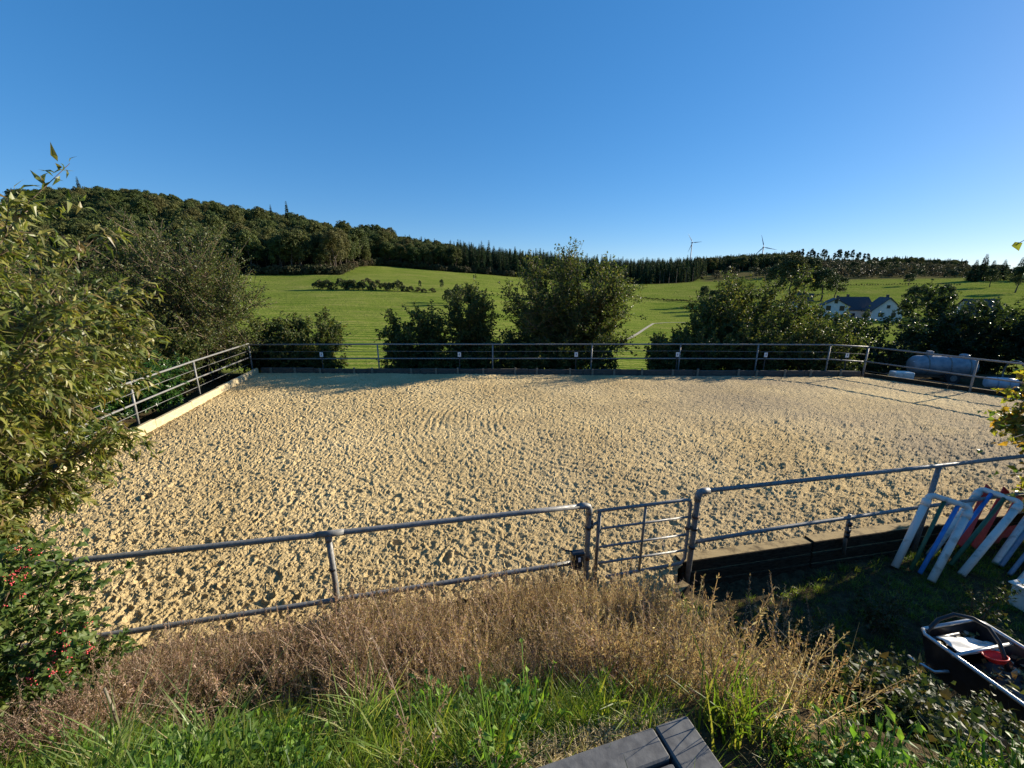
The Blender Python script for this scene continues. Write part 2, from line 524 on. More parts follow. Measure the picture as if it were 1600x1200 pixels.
gm, nt, b = mat('ground_grass_and_soil')
at_n = N(nt, 'ShaderNodeAttribute', attribute_name='zone')
sep = N(nt, 'ShaderNodeSeparateColor')
nt.links.new(at_n.outputs['Color'], sep.inputs[0])
n1 = tex_noise(nt, .05, 8, .65)
n2 = tex_noise(nt, .9, 8, .7)
n3 = tex_noise(nt, .16, 6, .6, 'Object', (.35, 3.0, 1))
fa = N(nt, 'ShaderNodeMix', data_type='FLOAT'); fa.inputs[0].default_value = .55
nt.links.new(n1, fa.inputs[2]); nt.links.new(n3, fa.inputs[3])
fb = N(nt, 'ShaderNodeMix', data_type='FLOAT'); fb.inputs[0].default_value = .35
nt.links.new(fa.outputs[0], fb.inputs[2]); nt.links.new(n2, fb.inputs[3])
wv = N(nt, 'ShaderNodeTexWave', wave_type='BANDS', bands_direction='Y')
wv.inputs['Scale'].default_value = .11
wv.inputs['Distortion'].default_value = 9
wv.inputs['Detail'].default_value = 3
wv.inputs['Detail Scale'].default_value = .25
tcw = N(nt, 'ShaderNodeTexCoord')
nt.links.new(tcw.outputs['Object'], wv.inputs['Vector'])
fw = N(nt, 'ShaderNodeMix', data_type='FLOAT'); fw.inputs[0].default_value = .13
nt.links.new(fb.outputs[0], fw.inputs[2]); nt.links.new(wv.outputs['Fac'], fw.inputs[3])
field = ramp(nt, fw.outputs[0], [(.36, (.062, .105, .016)), (.46, (.118, .170, .025)), (.54, (.185, .215, .042)), (.62, (.26, .235, .08))])
soil = ramp(nt, tex_noise(nt, 9, 8, .7), [(.35, (.035, .028, .018)), (.55, (.085, .066, .038)), (.7, (.15, .115, .065))])
floor = ramp(nt, n2, [(.35, (.02, .02, .012)), (.7, (.045, .04, .02))])
clear = ramp(nt, fb.outputs[0], [(.38, (.055, .05, .022)), (.50, (.105, .095, .04)), (.62, (.15, .12, .06))])
def mixc(fac, a, b2):
    m = N(nt, 'ShaderNodeMix', data_type='RGBA')
    nt.links.new(fac, m.inputs[0]); nt.links.new(a, m.inputs[6]); nt.links.new(b2, m.inputs[7])
    return m.outputs[2]
c = mixc(sep.outputs[0], soil, field)
c = mixc(sep.outputs[1], c, floor)
c = mixc(sep.outputs[2], c, clear)
nt.links.new(c, b.inputs['Base Color'])
b.inputs['Roughness'].default_value = .9
b.inputs['Specular IOR Level'].default_value = 0
bump(nt, b, fb.outputs[0], .8, 1.2)
gme = np_mesh('ground', np.stack([GX, GY, GZ], -1).reshape(-1, 3), [(f, 0)], [gm], True)
yy = np.maximum(GY, .4 * RR).ravel()
tt = np.clip(GX.ravel() / np.maximum(yy, .01), -3, 3)
uu = 800 + 659 * tt
wfield = sstep(21, 26, yy)
wwood = sstep(-6, 6, yy - wood_edge(tt))
wclear = sstep(395, 430, yy) * sstep(1085, 1110, uu) * (1 - sstep(540, 580, yy) * (1 - sstep(1230, 1300, uu)))
wclear = np.maximum(wclear, sstep(350, 380, yy) * sstep(1215, 1250, uu))
wclear = wclear * (1 - sstep(1470, 1520, uu) * .6)
za = gme.attributes.new('zone', 'FLOAT_COLOR', 'POINT')
za.data.foreach_set('color', np.stack([wfield, wwood * (1 - wclear), wclear, np.ones_like(yy)], -1).astype(np.float32).ravel())
link('ground', gme, None, 'grassy ground rolling from the bank past the arena to the hills', kind='structure')

# ------------------------------------------------------------------ sand of the arena (real relief: hoof prints, rake rings)
v_rows = np.concatenate([np.linspace(560, 640, 120), np.linspace(640, 1085, 330)[1:]])
s_ = (v_rows - 600) / FPX
yrow = CAM_Z * (CT - s_ * ST) / (ST + s_ * CT)
dep = CAM_Z / (ST + s_ * CT)
ucols = np.linspace(-260, 2000, 1250)
SX = (ucols[None, :] - 800) / FPX * dep[:, None]
SY = np.repeat(yrow[:, None], len(ucols), 1)
keep = arena_d(SX, SY) > -.02
nr_, nc_ = SX.shape
def prints(x, y, cell, rmin, rmax, dmin, dmax, dens, seed):
    h = np.zeros_like(x)
    cx, cy = np.floor(x / cell).astype(int), np.floor(y / cell).astype(int)
    tb = np.random.default_rng(seed).random((128, 128, 6))
    for i in (-1, 0, 1):
        for j in (-1, 0, 1):
            t = tb[(cx + i) & 127, (cy + j) & 127]
            px, py = (cx + i + t[..., 0]) * cell, (cy + j + t[..., 1]) * cell
            a = t[..., 2] * math.pi
            dx, dy = x - px, y - py
            ex = (dx * np.cos(a) + dy * np.sin(a)) * .8
            ey = (-dx * np.sin(a) + dy * np.cos(a)) * 1.25
            r = rmin + (rmax - rmin) * t[..., 3]
            q = np.hypot(ex, ey) / r
            D = (dmin + (dmax - dmin) * t[..., 4] ** 1.6) * (t[..., 5] < dens)
            h += D * (-np.exp(-q ** 3.2) + .42 * np.exp(-((q - 1.38) / .34) ** 2))
    return h
xs, ys = SX[keep], SY[keep]
wx, wy = xs + .16 * (fbm(xs * 4, ys * 4, 3) - .45), ys + .16 * (fbm(xs * 4 + 9, ys * 4, 3) - .45)
churn = .45 + .8 * fbm(xs * .35, ys * .35, 2)
ring_r = np.hypot(xs - 3.0, (ys - 12.6) * .95)
ring = sstep(2.4, 3.6, ring_r) * (1 - sstep(6.4, 8.2, ring_r)) * sstep(4.5, 1.0, xs)
right = sstep(-1.5, 7.0, xs)
sm = np.clip(1 - .55 * ring - .55 * right, .25, 1)
pk = sstep(.36, .6, fbm(xs * .9 + 4, ys * .9, 2))
hz = prints(wx, wy, .31, .045, .085, .025, .080, .62, 1) * churn * sm * (.45 + .9 * pk) * (1 + .45 * sstep(2, -4, xs) * sstep(11, 7, ys))
hz += prints(wx + 3.3, wy + 1.7, .16, .024, .05, .008, .036, .7, 2) * churn * (1 - .35 * ring)
hz += prints(wx * .9 + wy * .35, wy * 1.0 - wx * .2, .085, .015, .032, .005, .018, .8, 5)
rdg = 1 - np.abs(2 * fbm(wx * 8, wy * 8, 3) / .9 - 1)
hz += .038 * rdg * (1 - .3 * right) + .040 * (fbm(xs * 11, ys * 11, 4) - .47) + .014 * (noise(xs * 60, ys * 60) - .5)
lx, ly = xs * .80 + ys * .60, -xs * .60 + ys * .80
far_ = 1 - .6 * sstep(9, 15, ys)
hz = hz * (1 - .45 * right * (1 - far_) / .6)
hz += .095 * far_ * right * (fbm(lx * 1.8 + wx, ly * 8.0, 3) - .45) + .05 * far_ * right * (fbm(lx * 4 + 3, ly * 19.0, 2) - .4)
hz += .004 * ring * np.sin(2 * math.pi * (ring_r + .22 * fbm(xs * 1.3, ys * 1.3, 2)) / .21) * (.15 + 1.6 * sstep(.35, .75, noise(xs * 1.1 + 7, ys * 1.1)))
hz += .06 * (fbm(xs * .5, ys * .5, 2) - .4)
ed = arena_d(xs, ys)
hz -= .05 * (1 - sstep(0, .35, ed)) + .13 * sstep(.55, .0, ed) * sstep(1.0, 1.3, xs) * sstep(2.6, 2.3, xs) * (ys < 8)
vid = np.full(SX.shape, -1)
vid[keep] = np.arange(keep.sum())
q = np.stack([vid[1:, :-1], vid[1:, 1:], vid[:-1, 1:], vid[:-1, :-1]], -1).reshape(-1, 4)
q = q[(q >= 0).all(1)]
sm_, nt, b = mat('arena_sand')
n1 = tex_noise(nt, .35, 5, .6)
n2 = tex_noise(nt, 14, 10, .75)
n4 = tex_noise(nt, 60, 6, .7)
fm = N(nt, 'ShaderNodeMix', data_type='FLOAT'); fm.inputs[0].default_value = .6
nt.links.new(n1, fm.inputs[2]); nt.links.new(n2, fm.inputs[3])
nt.links.new(ramp(nt, fm.outputs[0], [(.34, (.27, .195, .092)), (.48, (.47, .35, .172)), (.64, (.65, .505, .27))]), b.inputs['Base Color'])
grey = ramp(nt, tex_noise(nt, .16, 4, .6), [(.38, (0, 0, 0)), (.60, (1, 1, 1))])
gx_ = N(nt, 'ShaderNodeTexCoord'); gs_ = N(nt, 'ShaderNodeSeparateXYZ'); nt.links.new(gx_.outputs['Object'], gs_.inputs[0])
gm_ = N(nt, 'ShaderNodeMapRange'); gm_.inputs['From Min'].default_value = -3; gm_.inputs['From Max'].default_value = 9; gm_.inputs['To Max'].default_value = .85
nt.links.new(gs_.outputs[0], gm_.inputs['Value'])
gq_ = N(nt, 'ShaderNodeMath', operation='MULTIPLY'); nt.links.new(grey, gq_.inputs[0]); nt.links.new(gm_.outputs[0], gq_.inputs[1])
dmp = N(nt, 'ShaderNodeMix', data_type='RGBA')
nt.links.new(gq_.outputs[0], dmp.inputs[0])
nt.links.new(b.inputs['Base Color'].links[0].from_socket, dmp.inputs[6])
dmp.inputs[7].default_value = (.30, .235, .15, 1)
nt.links.new(dmp.outputs[2], b.inputs['Base Color'])
b.inputs['Roughness'].default_value = .95
b.inputs['Specular IOR Level'].default_value = .1
fm2 = N(nt, 'ShaderNodeMix', data_type='FLOAT'); fm2.inputs[0].default_value = .4
nt.links.new(n2, fm2.inputs[2]); nt.links.new(n4, fm2.inputs[3])
tc = N(nt, 'ShaderNodeTexCoord')
mp = N(nt, 'ShaderNodeMapping')
mp.inputs['Location'].default_value = (-3.0, -12.6, 0)
nt.links.new(tc.outputs['Object'], mp.inputs[0])
wv = N(nt, 'ShaderNodeTexWave', wave_type='RINGS', rings_direction='Z')
wv.inputs['Scale'].default_value = 1.55
wv.inputs['Distortion'].default_value = 2.2
wv.inputs['Detail'].default_value = 2
wv.inputs['Detail Scale'].default_value = .9
nt.links.new(mp.outputs[0], wv.inputs['Vector'])
ln = N(nt, 'ShaderNodeVectorMath', operation='LENGTH')
sp_ = N(nt, 'ShaderNodeVectorMath', operation='MULTIPLY')
sp_.inputs[1].default_value = (1, 1, 0)
nt.links.new(mp.outputs[0], sp_.inputs[0]); nt.links.new(sp_.outputs[0], ln.inputs[0])
dv = N(nt, 'ShaderNodeMath', operation='DIVIDE'); dv.inputs[1].default_value = 10
nt.links.new(ln.outputs['Value'], dv.inputs[0])
msk = ramp(nt, dv.outputs[0], [(.22, (0, 0, 0)), (.36, (1, 1, 1)), (.62, (1, 1, 1)), (.80, (0, 0, 0))])
pm = ramp(nt, tex_noise(nt, .8, 3, .6), [(.42, (.1, .1, .1)), (.6, (1, 1, 1))])
m1 = N(nt, 'ShaderNodeMath', operation='MULTIPLY'); nt.links.new(wv.outputs['Fac'], m1.inputs[0]); nt.links.new(msk, m1.inputs[1])
m2 = N(nt, 'ShaderNodeMath', operation='MULTIPLY'); nt.links.new(m1.outputs[0], m2.inputs[0]); nt.links.new(pm, m2.inputs[1])
m3 = N(nt, 'ShaderNodeMath', operation='MULTIPLY_ADD'); nt.links.new(m2.outputs[0], m3.inputs[0]); m3.inputs[1].default_value = .16; nt.links.new(fm2.outputs[0], m3.inputs[2])
bump(nt, b, m3.outputs[0], .9, .06)
sand = link('sand_ground', np_mesh('sand_ground', np.stack([xs, ys, hz], -1), [(q, 0)], [sm_], False), None,
            'yellow sand floor of the riding arena covered in hoof prints', kind='structure')

# ------------------------------------------------------------------ leaves, shrubs and trees
def leaf_arrays(P, A, NN, L, W, fold=True, droop=.15):
    """P base, A axis, NN normal: arrays of (n,3); returns verts, faces. Four-triangle folded leaf or one quad"""
    n = len(P)
    A = nrm(A)
    S = nrm(np.cross(A, NN))
    U = np.cross(S, A)
    L, W = np.broadcast_to(L, n)[:, None], np.broadcast_to(W, n)[:, None]
    tip = P + A * L - U * L * droop
    lf = P + A * L * .42 - S * W * .5 + U * W * .18
    rt = P + A * L * .42 + S * W * .5 + U * W * .18
    if fold:
        md = P + A * L * .5 + U * L * droop * .15
        V = np.stack([P, lf, md, rt, tip], 1).reshape(-1, 3)
        o = np.arange(n)[:, None] * 5
        F = np.concatenate([o + [0, 2, 1], o + [0, 3, 2], o + [1, 2, 4], o + [2, 3, 4]])
    else:
        V = np.stack([P, rt, tip, lf], 1).reshape(-1, 3)
        F = np.arange(n)[:, None] * 4 + [0, 1, 2, 3]
    return V, F
def sticks(P0, P1, r0, r1):
    """three-sided straight twigs"""
    n = len(P0)
    T = nrm(P1 - P0)
    ref = np.where(np.abs(T[:, 2:3]) < .9, [[0, 0, 1.0]], [[1.0, 0, 0]])
    a = nrm(np.cross(T, ref)); b2 = np.cross(T, a)
    V = []
    for r, Q in ((r0, P0), (r1, P1)):
        r = np.broadcast_to(r, n)[:, None]
        for k in range(3):
            th = k * 2.0944
            V.append(Q + r * (math.cos(th) * a + math.sin(th) * b2))
    V = np.stack(V, 1).reshape(-1, 3)
    o = np.arange(n)[:, None] * 6
    F = np.concatenate([o + [k, (k + 1) % 3, 3 + (k + 1) % 3, 3 + k] for k in range(3)])
    return V, F
def grow(rg, base, center, radii, n_stems, n_shoots, per, shoot_len, leaf_l, leaf_w, up=.5, out=.5, wild=.6, droop_axis=.3,
         stem_r=.03, fold=False, inner=.55, zmin=None, up_normal=.7):
    base, center, radii = map(np.asarray, (base, center, radii))
    d = nrm(rg.normal(size=(n_stems, 3)))
    low_ = d[:, 2] < .15
    if zmin is not None:
        d[low_, :2] = nrm(d[low_, :2])
        d[:, 2] = np.where(low_, rg.uniform(-.95, .3, n_stems), d[:, 2])
    e = center + d * radii * (inner + (1 - inner) * rg.random((n_stems, 1)) ** .6)
    if zmin is not None:
        e[:, 2] = np.maximum(e[:, 2], zmin + .15 * radii[2])
    b0 = base + rg.normal(size=(n_stems, 3)) * [radii[0] * .12, radii[1] * .12, 0]
    c1 = b0 * .45 + e * .55
    c1[:, :2] = b0[:, :2] * .62 + e[:, :2] * .38
    c1[:, 2] += radii[2] * .15
    tt_ = np.linspace(0, 1, 6)[None, :, None]
    path = b0[:, None] * (1 - tt_) ** 2 + 2 * c1[:, None] * tt_ * (1 - tt_) + e[:, None] * tt_ ** 2
    mb = MB()
    for k in range(5):
        V, F = sticks(path[:, k], path[:, k + 1], stem_r * (1 - k * .17), stem_r * (1 - (k + 1) * .17))
        mb.add(V, F)
    i = rg.integers(0, n_stems, n_shoots)
    t = .25 + .75 * rg.random(n_shoots) ** .7
    t = np.minimum(t, 1)[:, None]
    s0 = b0[i] * (1 - t) ** 2 + 2 * c1[i] * t * (1 - t) + e[i] * t ** 2
    od = nrm((s0 - center) / radii)
    sd = nrm(od * out + [0, 0, up] + rg.normal(size=(n_shoots, 3)) * wild)
    sl = shoot_len * (.5 + rg.random((n_shoots, 1)))
    s1 = s0 + sd * sl
    V, F = sticks(s0, s1, stem_r * .22, stem_r * .1)
    mb.add(V, F)
    k = np.repeat(np.arange(n_shoots), per)
    w = rg.random((len(k), 1)) ** .8
    P = s0[k] * (1 - w) + s1[k] * w
    ax = nrm(sd[k] * .6 + rg.normal(size=(len(k), 3)) * .8 + [0, 0, -droop_axis])
    nn = rg.normal(size=(len(k), 3)) * .6 + [0, 0, up_normal]
    P = P + rg.normal(size=P.shape) * shoot_len * .06
    if zmin is not None:
        P[:, 2] = np.maximum(P[:, 2], zmin + .02 + .1 * rg.random(len(P)))
    sc = .65 + .7 * rg.random(len(P))
    return mb, (P, ax, nn, leaf_l * sc, leaf_w * sc)

def shrub(name, label, cat, base, rx, ry, h, lm, n_stems=40, n_shoots=700, per=20, leaf=(.12, .075), seed=1, group=None, up=.6, shoot=.1, wild=.6, sink=.35, inner=.5):
    rg = np.random.default_rng(seed)
    root = thing(name, label, cat, base, group)
    mb, lv = grow(rg, (0, 0, -.1), (0, 0, h * .5), (rx, ry, h * .5), n_stems, n_shoots, per, h * shoot, leaf[0], leaf[1],
                  up=up, wild=wild, stem_r=h * .007 + .006, zmin=.0, inner=inner)
    mb.build('branches', M['twig'], root)
    V, F = leaf_arrays(*lv, fold=False)
    o = link('foliage', np_mesh('foliage', V, [(F, 0)], [lm]), root, kind='stuff')
    return root

# --- far tree prototypes
def clump_crown(rg, H, cr, z0, nl, nq, qs, lob=(.24, .42)):
    cz, rz_ = (H + z0) / 2, (H - z0) / 2
    d = nrm(rg.normal(size=(nl, 3)))
    d[:, 2] = np.where(d[:, 2] < -.6, -d[:, 2], d[:, 2])
    lr = cr * (lob[0] + (lob[1] - lob[0]) * rg.random(nl))
    c = np.array([0, 0, cz]) + d * np.array([cr, cr, rz_]) * (.62 + .25 * rg.random((nl, 1)))
    k = np.repeat(np.arange(nl), nq)
    dd = nrm(rg.normal(size=(len(k), 3)))
    dd[:, 2] = np.abs(dd[:, 2]) * np.sign(rg.random(len(k)) - .25)
    P = c[k] + dd * lr[k][:, None] * (.75 + .35 * rg.random((len(k), 1)))
    nn = nrm(dd + rg.normal(size=dd.shape) * .55)
    ax = nrm(np.cross(nn, rg.normal(size=dd.shape)))
    s = qs * (.6 + .8 * rg.random(len(k)))
    return leaf_arrays(P - ax * s[:, None] * .5, ax, nn, s, s * .8, False, .1)
def trunk_mb(H, r, top, rg, bend=.02, limbs=5):
    mb = MB()
    p = [(bend * H * math.sin(i * 1.3), bend * H * math.cos(i * 1.7), top * i / 4) for i in range(5)]
    p[0] = (0, 0, -.6)
    mb.tube(p, [r * 1.25, r, r * .8, r * .6, r * .35], 6)
    for k in range(limbs):
        a = rg.random() * 6.28
        z = top * (.45 + .5 * k / max(limbs, 1))
        l = top * .35
        mb.tube([(0, 0, z), (math.cos(a) * l * .5, math.sin(a) * l * .5, z + l * .45), (math.cos(a) * l * .8, math.sin(a) * l * .8, z + l)], [r * .45, r * .3, r * .12], 4)
    return mb
def conifer_arrays(rg, H, cr, z0, n_lay, per, qs, ragged=.3):
    z = np.repeat(z0 + (H - z0) * (np.arange(n_lay) / n_lay) ** .9, per)
    n = len(z)
    f_ = 1 - (z - z0) / (H - z0)
    a = rg.random(n) * 6.28
    rr = cr * (f_ ** .85 * (.45 + .55 * rg.random(n) ** .5) * (1 - ragged * rg.random(n)) + .02)
    P0 = np.stack([rr * .25 * np.cos(a), rr * .25 * np.sin(a), z + .12 * rr], -1)
    ax = np.stack([np.cos(a), np.sin(a), -.35 + .25 * rg.normal(size=n)], -1)
    nn = np.array([[0, 0, 1.0]]) + rg.normal(size=(n, 3)) * .35
    return leaf_arrays(P0, ax, nn, rr + .25, qs * (.5 + f_), False, .12)

def combo(trunk, V, F, name, m1, m2):
    mb = MB()
    mb.v, mb.g, mb.n = list(trunk.v), [(f, 0) for f, _ in trunk.g], trunk.n
    mb.add(V, F, 1)
    return mb.mesh(name, [m1, m2])
BRO, BRO_PARTS = [], []
for k in range(6):
    rg = np.random.default_rng(100 + k)
    H, cr = 17 + 3 * rg.random(), 4.6 + 1.4 * rg.random()
    tr = trunk_mb(H, .3, H * .6, rg)
    V, F = clump_crown(rg, H * (.85 + .3 * rg.random()), cr, 1.0 + 1.6 * rg.random(), 64, 56, .62, (.15, .36))
    BRO.append(combo(tr, V, F, 'broadleaf_tree', M['bark'], M['crown']))
    BRO_PARTS.append((tr.mesh('trunk', [M['bark']]), np_mesh('crown', V, [(F, 0)], [M['crown']])))
SPR = []
for k in range(5):
    rg = np.random.default_rng(200 + k)
    H = 19 + 4 * rg.random()
    tr = trunk_mb(H, .22, H * .9, rg, .003, 0)
    V, F = conifer_arrays(rg, H, 3.0 + 1.0 * rg.random(), 1.0, 24, 18, 1.15)
    SPR.append(combo(tr, V, F, 'spruce_tree', M['bark'], M['spruce']))
BARE = []
for k in range(3):
    rg = np.random.default_rng(230 + k)
    H = 20 + 3 * rg.random()
    tr = trunk_mb(H, .24, H * .92, rg, .004, 0)
    V, F = conifer_arrays(rg, H, 1.9, H * .62, 14, 14, 1.0)
    BARE.append(combo(tr, V, F, 'bare_spruce_tree', M['bark'], M['spruce']))
PINE = []
for k in range(4):
    rg = np.random.default_rng(250 + k)
    H = 19 + 4 * rg.random()
    tr = trunk_mb(H, .3, H * .85, rg, .003, 3)
    V, F = clump_crown(rg, H, 1.7 + .9 * rg.random(), H * .32, 30, 24, .85, (.25, .55))
    PINE.append(combo(tr, V, F, 'pine_tree', M['bark'], M['spruce']))
BUSH = []
for k in range(5):
    rg = np.random.default_rng(270 + k)
    V, F = clump_crown(rg, 3.2, 1.35, -.2, 14, 40, .33)
    tr = trunk_mb(2.5, .06, 1.8, rg, .02, 4)
    BUSH.append(combo(tr, V, F, 'field_bush', M['bark'], M['fieldbush']))
BRUSH = []
for k in range(3):
    rg = np.random.default_rng(290 + k)
    V, F = clump_crown(rg, 3.5, 2.6, -.6, 12, 26, .6)
    BRUSH.append(combo(trunk_mb(2.5, .06, 1.8, rg, .02, 2), V, F, 'brush', M['bark'], M['brush']))

def scatter(name, protos, P, rotz, scl, label, tilt=None):
    """one 'stuff' object: the prototypes instanced on points by geometry nodes"""
    pc = bpy.data.collections.new(name + '_kinds')
    for i, me in enumerate(protos):
        pc.objects.link(bpy.data.objects.new('%s_kind_%02d' % (name, i), me))
    n = len(P)
    me = bpy.data.meshes.new(name)
    me.vertices.add(n)
    me.vertices.foreach_set('co', np.asarray(P, dtype=np.float32).ravel())
    rot = np.zeros((n, 3), dtype=np.float32)
    rot[:, 2] = rotz
    if tilt is not None:
        rot[:, 0], rot[:, 1] = tilt[:, 0], tilt[:, 1]
    me.attributes.new('rot', 'FLOAT_VECTOR', 'POINT').data.foreach_set('vector', rot.ravel())
    me.attributes.new('scl', 'FLOAT', 'POINT').data.foreach_set('value', np.asarray(scl, dtype=np.float32))
    me.attributes.new('pick', 'INT', 'POINT').data.foreach_set('value', np.random.default_rng(n).integers(0, len(protos), n).astype(np.int32))
    me.update()
    ng = bpy.data.node_groups.new(name, 'GeometryNodeTree')
    ng.interface.new_socket('Geometry', in_out='INPUT', socket_type='NodeSocketGeometry')
    ng.interface.new_socket('Geometry', in_out='OUTPUT', socket_type='NodeSocketGeometry')
    gi, go = ng.nodes.new('NodeGroupInput'), ng.nodes.new('NodeGroupOutput')
    ip = ng.nodes.new('GeometryNodeInstanceOnPoints')
    ci = ng.nodes.new('GeometryNodeCollectionInfo')
    ci.inputs['Collection'].default_value = pc
    ci.inputs['Separate Children'].default_value = True
    ci.inputs['Reset Children'].default_value = True
    def na(nm, ty):
        a = ng.nodes.new('GeometryNodeInputNamedAttribute')
        a.data_type = ty
        a.inputs['Name'].default_value = nm
        return a.outputs[0]
    er = ng.nodes.new('FunctionNodeEulerToRotation')
    ng.links.new(na('rot', 'FLOAT_VECTOR'), er.inputs[0])
    ng.links.new(gi.outputs[0], ip.inputs['Points'])
    ng.links.new(ci.outputs[0], ip.inputs['Instance'])
    ip.inputs['Pick Instance'].default_value = True
    ng.links.new(na('pick', 'INT'), ip.inputs['Instance Index'])
    ng.links.new(er.outputs[0], ip.inputs['Rotation'])
    ng.links.new(na('scl', 'FLOAT'), ip.inputs['Scale'])
    ng.links.new(ip.outputs[0], go.inputs[0])
    o = link(name, me, None, label, kind='stuff')
    o.modifiers.new('scatter', 'NODES').node_group = ng
    return o

# --- woods
def wood_points(u0, u1, y0, y1, step, seed, edge=True):
    rg = np.random.default_rng(seed)
    ys_ = np.arange(y0, y1, step)
    out = []
    for y in ys_:
        xa, xb = (u0 - 800) / 659 * y, (u1 - 800) / 659 * y
        x = np.arange(xa, xb, step)
        x = x + rg.uniform(-.4, .4, len(x)) * step
        yv = y + rg.uniform(-.4, .4, len(x)) * step
        if edge:
            k = yv > wood_edge(x / yv) + 2
            x, yv = x[k], yv[k]
        out.append(np.stack([x, yv], -1))
    P = np.concatenate(out)
    return np.column_stack([P, terrain(P[:, 0], P[:, 1])])
def front_first(P):
    t = P[:, 0] / P[:, 1]
    return P[np.argsort(P[:, 1] - wood_edge(t))]

rg = np.random.default_rng(55)
LW = front_first(wood_points(60, 610, 185, 520, 8.6, 1))
t_ = 800 + 659 * LW[:, 0] / LW[:, 1]
nfront = 0
rest = []
for i, p in enumerate(LW):
    s = rg.choice([.7, .85, 1.0, 1.1, 1.3]) * rg.uniform(.93, 1.07)
    u = t_[i]
    if nfront < 285 and u > 240:
        k = int(rg.integers(0, 6))
        gap = p[1] - wood_edge(p[0] / p[1])
        if nfront < 90:
            tr = thing('broadleaf_tree', 'dark green broadleaf tree along the front edge of the wood above the meadow', 'tree', p, 'trees along the edge of the hillside wood')
            link('trunk', BRO_PARTS[k][0], tr); link('crown', BRO_PARTS[k][1], tr)
        else:
            tr = link('broadleaf_tree', BRO[k], None, 'broadleaf tree crowded deep in the dense hillside wood', 'tree', 'trees inside the hillside wood', None, p)
        tr.scale = (s * rg.uniform(.85, 1.15), s * rg.uniform(.85, 1.15), s)
        tr.rotation_euler[2] = rg.uniform(0, 6.28)
        nfront += 1
    else:
        rest.append(p)
rest = np.array(rest)
scatter('hillside_woodland', BRO, rest, rg.uniform(0, 6.28, len(rest)), rg.uniform(.75, 1.15, len(rest)), 'mass of broadleaf trees covering the upper left hillside')

def spruce_at(p, k, s, label, group=None, name='spruce_tree', protos=SPR):
    o = link(name, protos[k % len(protos)], None, label, 'tree', group, None, p)
    o.scale = (s, s, s)
    o.rotation_euler[2] = random.uniform(0, 6.28)
    return o
MW = front_first(wood_points(570, 1100, 325, 720, 7.5, 2))
u_ = 800 + 659 * MW[:, 0] / MW[:, 1]
isb = (u_ < 715) & (np.random.default_rng(4).random(len(MW)) < .75)
mixed, spr = MW[isb], MW[~isb]
cnt = 0
rest = []
for p in spr:
    u = 800 + 659 * p[0] / p[1]
    if cnt < 280 and u > 640:
        plant = 950 < u < 1095
        if plant and p[1] - wood_edge(p[0] / p[1]) < 14 and u > 1030:
            spruce_at(p, cnt, rg.uniform(.95, 1.1), 'bare trunked spruce along the cut edge of the dark plantation', 'bare spruces at the plantation edge', 'bare_spruce_tree', BARE)
        else:
            spruce_at(p, cnt, rg.choice([.62, .8, .95, 1.1]) * rg.uniform(.92, 1.08), 'dark spruce in the plantation beyond the central meadow', 'spruces of the plantation beyond the meadow')
        cnt += 1
    else:
        rest.append(p)
rest = np.array(rest)
scatter('spruce_woodland', SPR, rest, rg.uniform(0, 6.28, len(rest)), rg.uniform(.55, 1.12, len(rest)), 'mass of dark spruces covering the middle ridge')
scatter('mixed_woodland', BRO, mixed, rg.uniform(0, 6.28, len(mixed)), rg.uniform(.75, 1.05, len(mixed)), 'mixed broadleaf trees above the top edge of the meadow')
RW = wood_points(1090, 1240, 565, 960, 8.5, 3, False)
RW = np.concatenate([RW, wood_points(1380, 1500, 830, 960, 9, 8, False), wood_points(1240, 1390, 960, 1050, 10, 9, False)])
scatter('ridge_woodland', SPR + BRO[:4], RW, rg.uniform(0, 6.28, len(RW)), rg.uniform(.75, 1.1, len(RW)), 'far spruce wood along the right hand ridge')
# rough brush on the clearing under the ridge
ORD = 'first second third fourth fifth sixth seventh eighth ninth tenth eleventh twelfth thirteenth fourteenth fifteenth sixteenth seventeenth eighteenth nineteenth twentieth twenty-first twenty-second twenty-third twenty-fourth twenty-fifth twenty-sixth'.split()
BP = np.concatenate([wood_points(1205, 1560, 395, 860, 12, 5, False), wood_points(1095, 1215, 450, 560, 20, 6, False)])
BP = BP[rg.random(len(BP)) < .85]
scatter('clearing_brush', BRUSH, BP, rg.uniform(0, 6.28, len(BP)), rg.choice([.5, .8, 1.2, 1.9, 2.6], len(BP)), 'brown and green scrub on the cleared slope below the ridge')
# undergrowth along the wood edge
ue = np.linspace(395, 800, 170)
yv = wood_edge((ue - 800) / 659) + rg.uniform(-1, 6, 170)
xv = (ue - 800) / 659 * yv
scatter('wood_edge_undergrowth', BRUSH, np.column_stack([xv, yv, terrain(xv, yv)]), rg.uniform(0, 6, 170), rg.uniform(.6, 1.5, 170), 'low undergrowth along the edge of the wood above the meadow')
